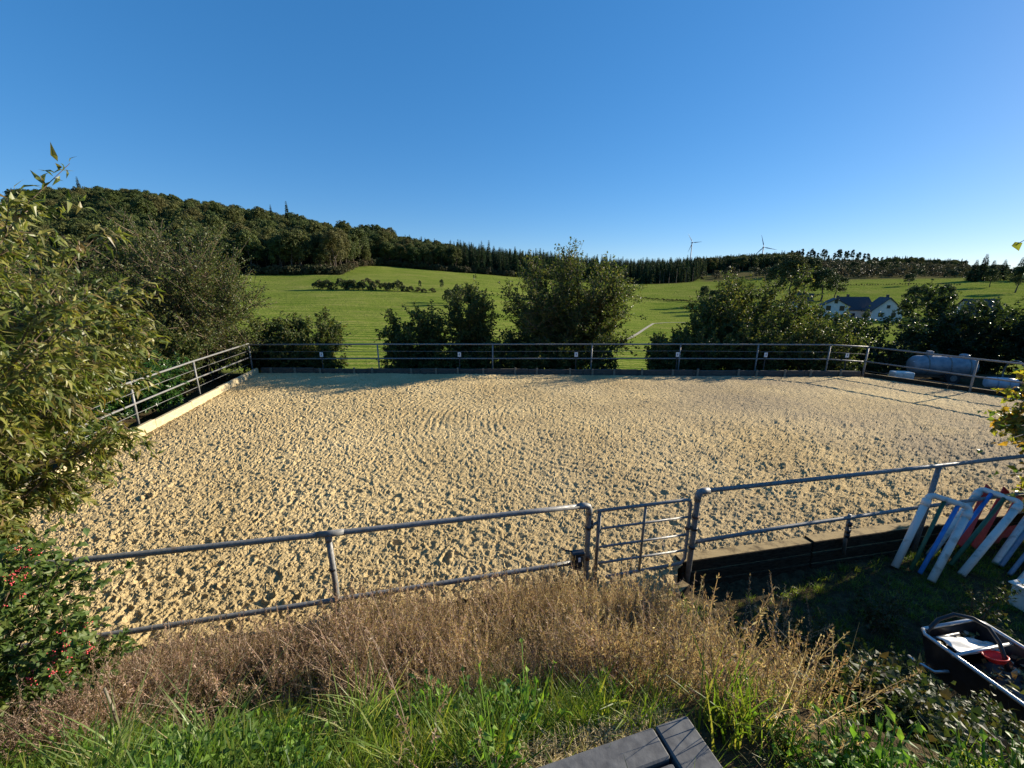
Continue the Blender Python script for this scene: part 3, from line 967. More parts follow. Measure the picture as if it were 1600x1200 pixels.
# two tall spruces standing above the wood, and others one can pick out
for u, y, s, lab in ((438, 372, .82, 'shorter of the two spruces rising above the left wood'),
                     (462, 372, 1.02, 'taller of the two spruces rising above the left wood'),
                     (158, 400, 1.0, 'tall spruce on the hilltop at the far left of the wood')):
    x, y, z = by_uy(u, y)
    spruce_at((x, y, z + (8 if u > 400 else 4)), 1, s * 1.15, lab)
for i in range(26):
    u = 1225 + i * 5.8 + rg.uniform(-2, 2)
    x, y, z = by_uy(u, 780 + rg.uniform(-25, 25))
    spruce_at((x, y, z), i, rg.uniform(.8, 1.2) * (1.25 if i < 22 else 1.0), ORD[i] + ' thin tall pine from the left in the open row along the ridge', 'pines in a row on the ridge', 'pine_tree', PINE)
for i, (u, y, s) in enumerate(((1518, 330, .78), (1531, 340, .92), (1545, 335, .80), (1562, 345, .76), (1588, 340, .88), (1606, 335, .8))):
    x, y, z = by_uy(u, y)
    _o = spruce_at((x, y, z), i, s, ['leftmost spruce of the tall group above the right hand field', 'tallest spruce of the group above the right hand field', 'third spruce of the group above the right hand field',
                                'lowest spruce of the group above the right hand field', 'broad spruce right of the low one above the field', 'spruce cut by the right edge of the picture'][i], 'spruces above the right hand field')
    _o.scale = (s * 1.75, s * 1.75, s)
def lone_tree(u, y, H, label, w=1.0, k=0, group=None):
    x, y, z = by_uy(u, y)
    tr = thing('broadleaf_tree', label, 'tree', (x, y, z), group)
    cm = BRO_PARTS[k][1].copy()
    cm.materials[0] = M['darkcrown']
    link('trunk', BRO_PARTS[k][0], tr); link('crown', cm, tr)
    s = H / 18.5
    tr.scale = (s * w, s * w, s)
    tr.rotation_euler[2] = u
    return tr
lone_tree(1236, 232, 22, 'big dark tree left of the white houses below the ridge', 1.2, 0)
lone_tree(1260, 240, 24, 'tallest dark tree just behind the left white house', 1.15, 1)
lone_tree(1287, 228, 19, 'dark bushy tree beside the grey roofed cottage', 1.25, 2)
lone_tree(1213, 244, 20, 'dark tree at the left end of the clump by the houses', 1.1, 3)
lone_tree(1308, 236, 13, 'low dark tree at the right end of the clump by the houses', 1.4, 4)
lone_tree(1420, 300, 9, 'small round tree at the lower edge of the scrub slope', 1.3, 2)
lone_tree(1375, 420, 13, 'dark tree standing out of the scrub slope under the ridge pines', 1.3, 0)
lone_tree(1330, 430, 14, 'broad tree at the left of the scrub slope under the ridge pines', 1.4, 1)
lone_tree(1548, 285, 12, 'dark round tree standing alone in the right hand field', 1.2, 4)
lone_tree(1590, 250, 15, 'broad tree at the right edge above the hedge', 1.3, 5)
lone_tree(1437, 150, 13, 'dark tree right of the white gabled houses', 1.0, 2)
lone_tree(1480, 160, 12, 'rounded tree between the white houses and the dark roof', 1.1, 3)
lone_tree(1102, 205, 9.5, 'left tree of the row casting shadows on the middle meadow', 1.0, 0, 'trees beside the middle meadow')
lone_tree(1118, 190, 9.5, 'second tree of the row casting shadows on the middle meadow', 1.1, 1, 'trees beside the middle meadow')
lone_tree(1132, 176, 9, 'third tree of the row casting shadows on the middle meadow', 1.1, 2, 'trees beside the middle meadow')
lone_tree(1160, 195, 10, 'right tree of the row casting shadows on the middle meadow', 1.2, 3, 'trees beside the middle meadow')
lone_tree(690, 178, 4.5, 'small slim tree at the right end of the field hedge', .7, 4)
lone_tree(656, 176, 3.8, 'thin sapling rising out of the field hedge', .6, 5)
# bushes of the hedge across the left meadow
for i in range(17):
    u = 498 + i * 11.0 + rg.uniform(-2.5, 2.5)
    if i == 3: u += 3
    x, y, z = by_uy(u, 166 + rg.uniform(-.8, .8))
    o = link('field_bush', BUSH[i % 5], None, ORD[i] + ' rounded bush from the left in the hedge row across the meadow', 'bush', 'bushes of the hedge row across the meadow', None, (x, y, z - .85))
    s = rg.uniform(.75, 1.2) * (1.0 if i < 12 else .62)
    o.scale = (s * 1.8, s * 1.7, s * 1.45)
    o.rotation_euler[2] = rg.uniform(0, 6)
for i, (u, y, s) in enumerate(((712, 130, 1.5), (700, 120, 1.2), (724, 125, 1.3))):
    x, y, z = by_uy(u, y)
    o = link('field_bush', BUSH[i], None, ['tall brownish bush behind the fence in the meadow', 'small bush left of the tall brownish one', 'dark bush right of the tall brownish one'][i], 'bush', None, None, (x, y, z))
    o.scale = (s, s, s * 1.3)
# low dark hedge lines in the middle field
for (ua, ya, ub, yb, nn_, lab) in ((965, 262, 1092, 236, 26, 'low dark hedge line across the middle field'), (1130, 330, 1500, 300, 44, 'low hedge under the far right hand field')):
    pts = []
    for i in range(nn_ * 2):
        w = i / (nn_ * 2 - 1)
        x, y, z = by_uy(ua + (ub - ua) * w, ya + (yb - ya) * w + rg.uniform(-.6, .6))
        pts.append((x, y, z))
    scatter('hedge', BUSH, np.array(pts), rg.uniform(0, 6, len(pts)), rg.uniform(.25, .5, len(pts)), lab)
# pale farm track
mb = MB()
tp = [by_uy(u, y) for u, y in ((975, 74), (990, 84), (1003, 96), (1016, 112), (1026, 128), (1048, 134), (1080, 138))]
V, F = [], []
for i, (x, y, z) in enumerate(tp):
    a = Vector(tp[min(i + 1, 6)]) - Vector(tp[max(i - 1, 0)])
    n = Vector((-a.y, a.x, 0)).normalized() * .38
    for sg in (-1, 1):
        V.append((x + n.x * sg, y + n.y * sg, tz(x + n.x * sg, y + n.y * sg) + .12))
for i in range(6):
    F.append([2 * i, 2 * i + 1, 2 * i + 3, 2 * i + 2])
mb.add(V, F)
mb.build('farm_track', surf('track_gravel', (.22, .20, .13), (.34, .31, .21), 2, .9), None, label='pale gravel track across the middle meadow', kind='structure')

# --- wind turbines
def turbine(u, y, hub, bl, phase, label, yaw):
    x, y, z = by_uy(u, y)
    root = thing('wind_turbine', label, 'wind turbine', (x, y, z), 'wind turbines on the ridge', yaw)
    MB().tube([(0, 0, -5), (0, 0, hub)], [2.6, 1.5], 12).build('tower', M['turbine'], root, True)
    MB().box((0, 1.5, hub + .6), (3.4, 9, 3.4), bevel=.6).build('nacelle', M['turbine'], root)
    MB().tube([(0, -3, hub + .6), (0, -5, hub + .6), (0, -6.4, hub + .6)], [1.9, 1.7, .4], 10).build('hub', M['turbine'], root, True)
    for k in range(3):
        a = phase + k * 2.0944
        d = Vector((math.sin(a), 0, math.cos(a))); n = Vector((math.cos(a), 0, -math.sin(a)))
        V = []
        for t, w, th in ((0, .9, .9), (.08, 1.0, .8), (.22, 2.0, .5), (.55, 1.3, .3), (1.0, .35, .12)):
            c = Vector((0, -4.3, hub + .6)) + d * (1.2 + t * bl)
            for q in (n * w + Vector((0, .2, 0)), Vector((0, th, 0)), -n * w * .6, Vector((0, -th, 0))):
                V.append(c + q)
        F = [[4 * i + j, 4 * i + (j + 1) % 4, 4 * i + 4 + (j + 1) % 4, 4 * i + 4 + j] for i in range(4) for j in range(4)] + [[16, 17, 18, 19]]
        MB().add(V, F).build('blade', M['turbine'], root)
turbine(1075, 1750, 134, 40, R(-36), 'left wind turbine above the spruce plantation', R(10))
turbine(1185, 1500, 88, 42, R(-17), 'right wind turbine with the more upright blade', R(-14))

# --- houses
def house(u, y, w, d, hw, hr, yaw, label, wins=(), front=(), dz=0.0, wall='render', chim=True, over=.6):
    x, y, z = by_uy(u, y)
    root = thing('house', label, 'house', (x, y, z + dz), 'houses in the valley', yaw)
    mb = MB()
    V = [(-w / 2, -d / 2, -1), (w / 2, -d / 2, -1), (w / 2, d / 2, -1), (-w / 2, d / 2, -1),
         (-w / 2, -d / 2, hw), (w / 2, -d / 2, hw), (w / 2, d / 2, hw), (-w / 2, d / 2, hw), (0, -d / 2, hw + hr), (0, d / 2, hw + hr)]
    mb.add(V, [[0, 1, 5, 8, 4], [2, 3, 7, 9, 6], [1, 2, 6, 5], [3, 0, 4, 7]])
    mb.build('wall', M[wall], root)
    rf = MB()
    sl = hr / (w / 2)
    for sg in (-1, 1):
        e = w / 2 + over
        zz = hw - over * sl
        V = [(0, -d / 2 - over, hw + hr + .05), (sg * e, -d / 2 - over, zz + .05), (sg * e, d / 2 + over, zz + .05), (0, d / 2 + over, hw + hr + .05)]
        V += [(a, b2, c2 + .28) for a, b2, c2 in V]
        rf.add(V, [[0, 1, 2, 3], [4, 5, 6, 7], [0, 1, 5, 4], [1, 2, 6, 5], [2, 3, 7, 6]])
    ro = rf.build('roof', M['roof'], root)
    if chim:
        MB().box((w * .12, d * .15, hw + hr + .4), (.7, .7, 1.6)).build('chimney', M['wood_dark'], ro)
    for (wx_, wz, ww, wh) in front:     # on the gable side facing -y
        o = MB().box((wx_, -d / 2 - .02, wz), (ww + .16, .1, wh + .16)).build('window', M['wood_dark'], root)
        MB().box((wx_, -d / 2 - .06, wz), (ww, .08, wh)).build('pane', M['glass'], o)
    for (wy_, wz, ww, wh) in wins:      # on the long side facing -x
        o = MB().box((-w / 2 - .02, wy_, wz), (.1, ww + .16, wh + .16)).build('window', M['wood_dark'], root)
        MB().box((-w / 2 - .06, wy_, wz), (.08, ww, wh)).build('pane', M['glass'], o)
    return root
house(1309, 148, 7.4, 8, 5.4, 2.2, R(-30), 'white house with two rows of dark windows and a dark roof', wins=((-2.5, 4.6, 1.2, 1.6), (1.5, 4.6, 1.2, 1.6), (-2.5, 1.8, 1.2, 2.0), (1.5, 1.8, 1.2, 1.6)),
      front=((-1.9, 4.6, 1.2, 1.5), (1.9, 4.6, 1.2, 1.5), (0, 6.9, .8, 1.2), (-1.9, 1.6, 1.2, 1.6), (1.9, 1.6, 1.2, 1.6)))
house(1338, 162, 11, 9, 6.2, 4.2, R(78), 'house showing a broad dark hipped roof between two white gables', wins=((-2, 4, 1.2, 1.4), (2, 4, 1.2, 1.4)), dz=-3.2)
house(1388, 150, 8.6, 9, 6.0, 4.3, R(-24), 'white gabled house with one small window under its dark roof', wins=((-2, 4.4, 1.1, 1.4), (2, 4.4, 1.1, 1.4)), front=((0, 7.4, .8, 1.0), (-1.8, 4.6, 1.1, 1.3), (1.8, 4.6, 1.1, 1.3)), dz=-2.6)
house(1256, 170, 6, 7, 4.2, 3.2, R(60), 'small dark cottage with a white wall left of the white house', front=((0, 2, 1, 1.2),), dz=1.2)
house(1538, 150, 10, 11, 4.0, 6.4, R(90), 'long barn with a dark roof at the right behind the hedge', wins=((-3, 2, 1.4, 1.4), (3, 2, 1.4, 1.4)), dz=-3.7, chim=False)

# ------------------------------------------------------------------ shrubs round the far end
shrub('willow_bush', 'large grey green willow bush at the far left corner of the arena', 'bush', (-16.0, 20.2, tz(-16.0, 20.2)), 3.4, 3.0, 8.1, M['leaf_birch'], 100, 2800, 20, (.11, .06), 11, up=.8, shoot=.12)
shrub('willow_bush', 'dense dark bush between the willow and the leafy tree at left', 'bush', (-18.4, 15.5, tz(-18.4, 15.5)), 3.2, 3.0, 6.6, M['leaf_birch'], 60, 1600, 20, (.12, .07), 12, up=.7, shoot=.12)
shrub('leafy_bush', 'dark bush behind the left fence between the laurel and the willow', 'bush', (-14.9, 16.6, tz(-14.9, 16.6)), 1.7, 1.8, 3.2, M['leaf_shrub'], 40, 700, 18, (.12, .075), 15, None, .6, .14)
shrub('laurel_bush', 'bright green laurel bush growing through the left fence', 'bush', (-13.0, 13.4, .0), 1.35, 2.4, 2.0, M['leaf_laurel'], 60, 900, 14, (.13, .06), 13, up=.3, shoot=.12)
shrub('laurel_bush', 'low laurel behind the left fence nearest the leafy tree', 'bush', (-12.2, 9.6, .0), 1.0, 2.0, 1.6, M['leaf_laurel'], 50, 500, 14, (.13, .06), 14, up=.3, shoot=.12)
FB = [(-13.5, 22.2, 1.8, 3.4, 'leafy_bush', 'low bush between the willow and the yellowish bush behind the fence', 600, .6),
      (-11.2, 22.4, 2.0, 3.6, 'leafy_bush', 'low yellowish bush behind the far fence next to the willow', 700, .8),
      (-5.3, 22.6, 2.0, 3.9, 'leafy_bush', 'light round bush behind the far fence left of the slim dark one', 800, .5),
      (-2.3, 23.4, 1.7, 5.3, 'leafy_bush', 'slim dark bush between the round light one and the biggest bush', 750, .5),
      (3.2, 24.2, 4.0, 7.3, 'leafy_bush', 'biggest bush behind the middle of the far fence', 2600, .75),
      (8.7, 22.3, 1.5, 2.3, 'leafy_bush', 'lowest bush behind the far fence right of the biggest one', 400, .4),
      (14.6, 24.4, 3.9, 6.2, 'leafy_bush', 'wide bush behind the far fence below the wind turbines', 2300, .6),
      (11.2, 23.6, 1.9, 4.2, 'leafy_bush', 'dark bush on the left flank of the wide bush', 600, .5)]
for i, (x, y, r, h, nm, lab, ns, up) in enumerate(FB):
    z = tz(x, y)
    shrub(nm, lab, 'bush', (x, y, z), r, r * .9, h + (-.6 - z if False else 0), M['leaf_shrub'], int(20 + r * 14), int(ns * 1.5), 18, (.135, .085), 30 + i, 'bushes behind the far fence', up, .13)
for i, (x, r, h) in enumerate(((-11.6, 1.1, 1.5), (-9.9, 1.0, 1.3), (-6.0, .9, 1.4), (-4.2, 1.0, 1.3), (-2.9, .9, 1.2), (-.9, 1.0, 1.5), (.9, 1.1, 1.6), (2.6, 1.0, 1.4), (4.6, 1.1, 1.6), (8.0, 1.0, 1.5), (9.9, 1.1, 1.6), (11.8, 1.1, 1.7), (13.6, 1.1, 1.7), (15.4, 1.1, 1.8), (17.2, 1.2, 2.0))):
    y = 20.95 + (i % 3) * .15
    h *= 1.3 if x < 7 else 1.7
    shrub('undergrowth_bush', ['leftmost low dark bush at the foot of the far fence below the willow', 'low bush at the foot of the far fence below the yellowish one', 'low bush at the fence foot at the left edge of the light round bush', 'low bush at the fence foot under the light round bush',
          'low bush at the fence foot left of the slim dark bush', 'low bush at the fence foot right of the slim dark bush', 'low bush under the left side of the biggest bush', 'low bush under the middle of the biggest bush', 'low bush under the right side of the biggest bush',
          'low bush at the fence foot beside the meadow gap', 'low bush at the fence foot left of the wide bush', 'low bush under the left flank of the wide bush', 'low bush under the middle of the wide bush', 'low bush under the right flank of the wide bush', 'low bush at the right end of the far fence'][i],
          'bush', (x, y, tz(x, y)), r, .8, h, M['leaf_shrub'], 26, 260, 16, (.12, .075), 140 + i, 'low bushes at the foot of the far fence', .4, .16)
HB = [(18.8, 24.5, 2.6, 4.0), (22.2, 25.0, 3.2, 4.2), (26.9, 26.0, 2.6, 5.4), (28.5, 25.0, 2.8, 4.6), (29.5, 21.5, 2.8, 4.6), (32.0, 23.5, 3.2, 5.3), (31.5, 18.5, 3.0, 5.0), (34.5, 20.0, 3.0, 5.6)]
HL = ['first dark hedge bush below the left white house', 'hedge bush with lit tips below the white gables', 'tall hedge bush behind the grey tanker', 'hedge bush above the right end of the tanker',
      'dark hedge bush behind the farm machine', 'high hedge bush at the right behind the machine', 'dark hedge bush at the right edge above the fence', 'rear hedge bush at the right edge of the picture']
for i, (x, y, r, h) in enumerate(HB):
    shrub('hedge_bush', HL[i], 'bush', (x, y, tz(x, y)), r, r * .9, h, M['leaf_dark'], 50, 800, 18, (.16, .10), 60 + i, 'bushes of the dark hedge behind the tanker', .5, .13)

# ------------------------------------------------------------------ arena kerbs
def run_pieces(mb_fn, a, b, n):
    for i in range(n):
        mb_fn(Vector(a).lerp(Vector(b), i / n), Vector(a).lerp(Vector(b), (i + 1) / n), i)
def board(root, name, a, b, h, t, m, gap=.012, jz=.02, seed=0):
    a, b = Vector(a), Vector(b)
    d = b - a
    L = d.length - gap
    rz = Matrix.Rotation(math.atan2(d.y, d.x), 3, 'Z')
    tilt = Matrix.Rotation(random.uniform(-.02, .02), 3, 'X') @ Matrix.Rotation(math.asin(max(-1, min(1, -d.z / d.length))) + random.uniform(-.006, .006), 3, 'Y')
    c = (a + b) / 2 + Vector((0, 0, random.uniform(-jz, jz)))
    return MB().box(c, (L, t, h), rz @ tilt, bevel=.012).build(name, m, root)
kl = thing('arena_kerb', 'pale wooden kerb along the left side of the arena', 'kerb', (-11.2, 13, 0))
def kb(a, b, i):
    o = board(kl, 'kerb_board', a, b, .42, .12, M['kerbwood'])
    o.location = -kl.location
run_pieces(kb, (-12.42, 19.55, .05), (-9.2, 3.9, .05), 8)
kf = thing('arena_kerb', 'dark shaded kerb boards along the far side of the arena', 'kerb', (2, 19.6, 0))
def kb(a, b, i):
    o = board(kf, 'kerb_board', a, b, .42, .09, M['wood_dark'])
    o.location = -kf.location
run_pieces(kb, (-12.3, 19.68, .02), (16.5, 18.98, .02), 11)
for i in range(22):
    w = (i + .3 + random.uniform(-.2, .4)) / 22
    x, y = -12.3 + 28.8 * w, 19.68 - .7 * w - .09
    o = MB().box((x, y, .10), (.09, .06, .36 + random.uniform(-.06, .08)), bevel=.008).build('peg', M['woodpale'], kf)
    o.location = -kf.location
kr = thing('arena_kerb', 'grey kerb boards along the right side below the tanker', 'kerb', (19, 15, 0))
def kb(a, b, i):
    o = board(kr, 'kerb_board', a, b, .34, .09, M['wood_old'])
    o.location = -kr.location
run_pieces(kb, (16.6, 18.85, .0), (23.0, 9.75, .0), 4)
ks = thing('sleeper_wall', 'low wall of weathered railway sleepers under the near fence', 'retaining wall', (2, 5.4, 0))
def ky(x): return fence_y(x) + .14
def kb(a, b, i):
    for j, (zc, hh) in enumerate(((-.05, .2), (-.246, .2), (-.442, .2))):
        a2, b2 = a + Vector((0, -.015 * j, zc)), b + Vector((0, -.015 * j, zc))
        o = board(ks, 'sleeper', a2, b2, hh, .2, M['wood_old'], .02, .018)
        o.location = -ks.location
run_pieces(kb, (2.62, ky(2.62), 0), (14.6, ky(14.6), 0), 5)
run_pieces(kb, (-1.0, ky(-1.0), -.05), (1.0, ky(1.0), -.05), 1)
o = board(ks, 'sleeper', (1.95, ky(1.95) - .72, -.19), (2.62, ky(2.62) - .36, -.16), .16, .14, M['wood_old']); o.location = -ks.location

# ------------------------------------------------------------------ pipe fences
def pipe(root, name, pts, r, m=None, n=10):
    o = MB().tube(pts, r, n).build(name, m or M['steel'], root, True)
    o.location = -root.location
    return o
def fl(x, z, off=0.0):
    return Vector((x, fence_y(x) + off, z))
nf = thing('pipe_fence', 'near grey pipe fence left of the gate with one middle post', 'fence', (-2.3, 4.5, 0))
pipe(nf, 'top_rail', [fl(-9.2, 1.23), fl(-5.2, 1.235), fl(-2.29, 1.225), fl(0.2, 1.225), fl(1.02, 1.225)], .036)
pipe(nf, 'bottom_rail', [fl(-9.2, .2), fl(-4.6, .21), fl(-2.29, .255), fl(.55, .32), fl(.88, .33)], .034)
p = pipe(nf, 'post', [fl(-2.29, -.45), fl(-2.27, .5), fl(-2.29, 1.19)], .036)
pipe(nf, 'collar', [fl(-2.285, .70), fl(-2.285, .735)], .043, M['black'])
pipe(nf, 'collar', [fl(-2.29, 1.12), fl(-2.29, 1.20)], .044)
pipe(nf, 'sleeve', [fl(-2.42, 1.226), fl(-2.1, 1.226)], .041)
pipe(nf, 'post', [fl(-6.6, -.4), fl(-6.6, 1.2)], .036)
pipe(nf, 'gate_post', [fl(1.02, 1.225), fl(1.065, 1.215), fl(1.085, 1.18), fl(1.085, .4), fl(1.08, -.5)], .04)
pipe(nf, 'elbow', [fl(.93, 1.226), fl(1.02, 1.225), fl(1.068, 1.21), fl(1.086, 1.165), fl(1.086, 1.09)], .047)
pipe(nf, 'tie', [fl(1.085, .86), fl(1.085, .90)], .05, M['black'])
pipe(nf, 'tie', [fl(1.085, .36), fl(1.085, .43)], .05, M['rust'])
pipe(nf, 'hanging_chain', [fl(.93, .36, -.05), fl(.95, .2, -.06), fl(1.0, .05, -.07), fl(1.02, -.2, -.08)], .014, M['rust'], 6)
rf = thing('pipe_fence', 'near grey pipe fence right of the gate running behind the jump wings', 'fence', (6, 6.2, 0))
pipe(rf, 'gate_post', [fl(2.86, 1.255), fl(2.79, 1.25), fl(2.765, 1.21), fl(2.76, .4), fl(2.74, -.6)], .042)
pipe(rf, 'elbow', [fl(2.93, 1.256), fl(2.84, 1.255), fl(2.785, 1.24), fl(2.764, 1.19), fl(2.763, 1.1)], .05)
pipe(rf, 'top_rail', [fl(2.84, 1.255), fl(7.2, 1.25), fl(10.6, 1.265), fl(14.5, 1.27)], .034)
pipe(rf, 'middle_rail', [fl(2.78, .40), fl(4.4, .455), fl(7.2, .49), fl(10.6, .50), fl(14.5, .5)], .031)
pipe(rf, 'post', [fl(7.1, -.45, -.04), fl(7.24, 1.24)], .038)
pipe(rf, 'post', [fl(10.6, -.45), fl(10.6, 1.25)], .038)
pipe(rf, 'post', [fl(14.3, -.45), fl(14.3, 1.25)], .038)
pipe(rf, 'short_post', [fl(5.62, -.2, -.03), fl(5.60, .14, -.01), fl(5.6, .53)], .027, M['steel_dull'])
for z in (.12, .2, .33):
    pipe(rf, 'chain_link', [fl(5.6, z, -.03), fl(5.62, z + .07, -.03)], .036, M['black'], 6)
for z, m in ((.82, 'rust'), (.62, 'black'), (.30, 'black')):
    pipe(rf, 'tie', [fl(2.76, z), fl(2.76, z + .04)], .052, M[m])
# gate
gt = thing('gate', 'small grey tube gate with five bars between the two bent gate posts', 'gate', fl(1.2, 0), None)
gx0, gx1 = 1.23, 2.66
gz0, gz1 = .02, 1.12
pipe(gt, 'gate_stile', [fl(gx0, gz0), fl(gx0 + .012, gz1 - .01)], .027, M['steel_dull'])
pipe(gt, 'gate_bar', [fl(gx0 - .02, gz1), fl(gx1 - .08, gz1 + .02), fl(gx1 - .02, gz1), fl(gx1, gz1 - .07), fl(gx1, gz0 + .12), fl(gx1 - .06, gz0 + .03), fl(gx0 - .02, gz0 - .02)], .025, M['steel'])
for z in (.26, .53, .83):
    pipe(gt, 'gate_bar', [fl(gx0, z), fl(gx1, z + .02)], .018, M['steel'])
pipe(gt, 'gate_brace', [fl(1.92, gz0 + .01), fl(1.94, gz1)], .02, M['steel_dull'])
pipe(gt, 'latch', [fl(1.09, .93), fl(1.14, .90), fl(1.23, .95)], .02, M['steel_dull'])
pipe(gt, 'latch_pin', [fl(1.14, .86), fl(1.14, .98)], .016, M['rust'])
pipe(gt, 'hinge', [fl(2.62, .66), fl(2.70, .66), fl(2.76, .64)], .03, M['rust'])
pipe(gt, 'hinge', [fl(1.09, -.02), fl(1.24, .0)], .018, M['rust'])
# energiser box
eb = thing('fence_box', 'black electric fence box with a pale label hung beside the gate post', 'fence energiser', fl(.93, .46))
ox = fl(.93, .46)
def local(p): return Vector(p) - ox
eb.scale = (1.15, 1.15, 1.15)
rzf = Matrix.Rotation(math.atan(.2), 3, 'Z')
MB().box((0, -.09, 0), (.17, .09, .22), rzf, bevel=.014).build('casing', M['black'], eb)
MB().box((.012, -.139, -.005), (.10, .012, .15), rzf, bevel=.003).build('recess', M['tyre'], eb)
MB().box((.012, -.149, .03), (.028, .008, .055), rzf).build('label_plate', M['box_white'], eb)
MB().box((0, -.08, -.125), (.10, .07, .03), rzf, bevel=.006).build('bracket', M['steel_dull'], eb)
MB().tube([(-.08, -.08, .1), (-.16, -.07, .11), (-.2, -.02, .105)], .01, 6).build('insulator', M['black'], eb, True)
# far, left and right fences
def long_fence(label, pts, zt, zm, wires, base, r=.036):
    pts = [Vector((*p, 0)) for p in pts]
    root = thing('pipe_fence', label, 'fence', pts[0])
    up = lambda z: [p + Vector((0, 0, z)) for p in pts]
    pipe(root, 'top_rail', up(zt), r, M['steel'], 8)
    pipe(root, 'middle_rail', up(zm), r * .9, M['steel'], 8)
    for z in wires:
        pipe(root, 'wire', [p + Vector((0, 0, z + random.uniform(-.02, .02))) for p in pts], .009, M['steel'], 5)
    for p in pts:
        lean = Vector((random.uniform(-.03, .03), random.uniform(-.03, .03), 0))
        pipe(root, 'post', [p + lean + Vector((0, 0, base)), p + Vector((0, 0, zt))], r, M['steel'], 8)
    return root
def far_pt(u):
    x = (u - 800) / FPX * 20.15
    return (x, 19.98 - .02 * max(0, x - 9) ** 1.2)
long_fence('far pipe fence standing in front of the row of bushes', [(-12.85, 19.85)] + [far_pt(u) for u in (590, 770, 925, 1063, 1183, 1292)] + [(16.75, 19.1)], 1.35, .64, (1.0,), -.5)
long_fence('sunlit pipe fence with thin wires along the left side', [(-12.85, 19.85), (-12.02, 15.2), (-11.32, 11.8), (-10.55, 8.2), (-9.6, 4.0)], 1.40, .74, (1.07, .42), -.1, .033)
long_fence('right pipe fence in front of the grey tanker', [(16.75, 19.1), (18.35, 15.9), (20.1, 12.9), (22.6, 9.9)], 1.35, .66, (.22,), -.5)

# marker plates on stakes by the far fence
for i, u in enumerate((503, 718, 900, 1058, 1194, 1317)):
    x, y = far_pt(u)
    y -= .12
    t = thing('marker_plate', 'small white marker plate on the far fence ' + ['nearest the willow', 'in front of the slim dark bush', 'in front of the biggest bush', 'beside the lowest bush', 'in front of the wide bush', 'below the white house'][i],
              'marker', (x, y, 0), 'white marker plates along the far fence')
    MB().box((0, 0, .86), (.16, .02, .22), bevel=.004).build('plate', M['box_white'], t)
    MB().box((0, .03, .36), (.04, .03, .86)).build('stake', M['wood_dark'], t)
    MB().box((0, -.013, .87), (.03, .006, .10)).build('mark', M['black'], t)

# ------------------------------------------------------------------ things beyond the right fence
tk = thing('slurry_tanker', 'grey galvanised slurry tanker with domed end behind the right fence', 'tanker', (20.9, 19.6, -.42), None, R(-16))
tk.scale = (.74, .74, .80)
mb = MB()
prof = [(-1.75, .02), (-1.74, .22), (-1.66, .42), (-1.5, .55), (-1.3, .60), (-.6, .62), (.6, .62), (1.3, .62), (1.55, .57), (1.72, .44), (1.82, .25), (1.85, .02)]
mb.tube([(x, 0, .95) for x, r in prof], [r for x, r in prof], 24)
mb.build('tank', M['tank'], tk, True)
for x in (-.95, .2, 1.2):
    MB().tube([(x, 0, .95), (x + .05, 0, .95)], .64, 24).build('band', M['steel_dull'], tk)
MB().tube([(1.1, 0, 1.5), (1.1, 0, 1.68), (1.1, 0, 1.74)], [.26, .26, .12], 14).build('filler_lid', M['tank'], tk)
MB().box((-.75, 0, 1.68), (.30, .26, .34), bevel=.03).build('valve_box', M['tank'], tk)
MB().tube([(-1.6, -.3, 1.15), (-1.66, -.33, 1.15)], .07, 12).build('gauge', M['box_white'], tk)
MB().box((0, 0, .33), (3.3, .7, .12), bevel=.02).build('chassis', M['rust'], tk)
MB().tube([(-1.6, 0, .33), (-2.6, 0, .36), (-2.9, 0, .30)], .06, 8).build('drawbar', M['rust'], tk)
for s in (-1, 1):
    w = MB().tube([(.3, s * .62, .36), (.3, s * .86, .36)], .36, 18).build('wheel', M['tyre'], tk)
    MB().tube([(.3, s * .855, .36), (.3, s * .88, .36)], .18, 14).build('rim', M['steel_dull'], w)
wb = thing('plastic_tub', 'upturned white plastic tub lying behind the right fence corner', 'tub', (18.5, 19.0, -.22), None, R(-14))
wb.scale = (.8, .8, .8)
MB().box((0, 0, .30), (1.0, .6, .42), taper=.9, bevel=.05).build('tub_body', M['pvc'], wb)
MB().box((0, 0, .07), (1.08, .68, .06), bevel=.02).build('rim', M['pvc'], wb)
bl = thing('plastic_barrel', 'pale blue plastic barrel lying on its side right of the tanker', 'barrel', (20.75, 16.9, -.1), None, R(-24))
bl.scale = (.8, .8, .8)
MB().tube([(-.6, 0, .3), (-.57, 0, .3), (-.3, 0, .3), (.3, 0, .3), (.57, 0, .3), (.6, 0, .3)], [.22, .28, .30, .30, .28, .22], 18).build('barrel_body', surf('pale_blue_plastic', (.30, .38, .45), (.42, .50, .56), 4, .5), bl, True)
for x in (-.22, .22):
    MB().tube([(x - .02, 0, .3), (x + .02, 0, .3)], .315, 18).build('hoop', M['greyblue'], bl)
hm = thing('hay_rake', 'old rusty hay rake with curved tines beyond the right fence', 'farm machine', (23.6, 17.2, -.3), None, R(-20))
MB().tube([(-1.4, 0, .85), (1.4, 0, .85)], .06, 8).build('beam', M['rust'], hm)
MB().tube([(-1.2, .1, .5), (1.4, .1, .5)], .04, 8).build('beam', M['rust'], hm)
for i in range(13):
    x = -1.3 + i * .21
    MB().tube([(x, 0, .85), (x, -.35, .95), (x, -.65, .6), (x, -.6, .15), (x, -.45, .0)], .016, 5).build('tine', M['rust'], hm)
for s in (-1, 1):
    MB().tube([(s * 1.5 + .02, math.sin(a) * .62, .62 + math.cos(a) * .62) for a in np.linspace(0, 6.2832, 22)], .035, 6, caps=False).build('wheel', M['steel_dull'], hm, True)
MB().tube([(0, 0, .85), (0, 1.6, .6), (0, 2.4, .5)], .05, 8).build('drawbar', M['rust'], hm)
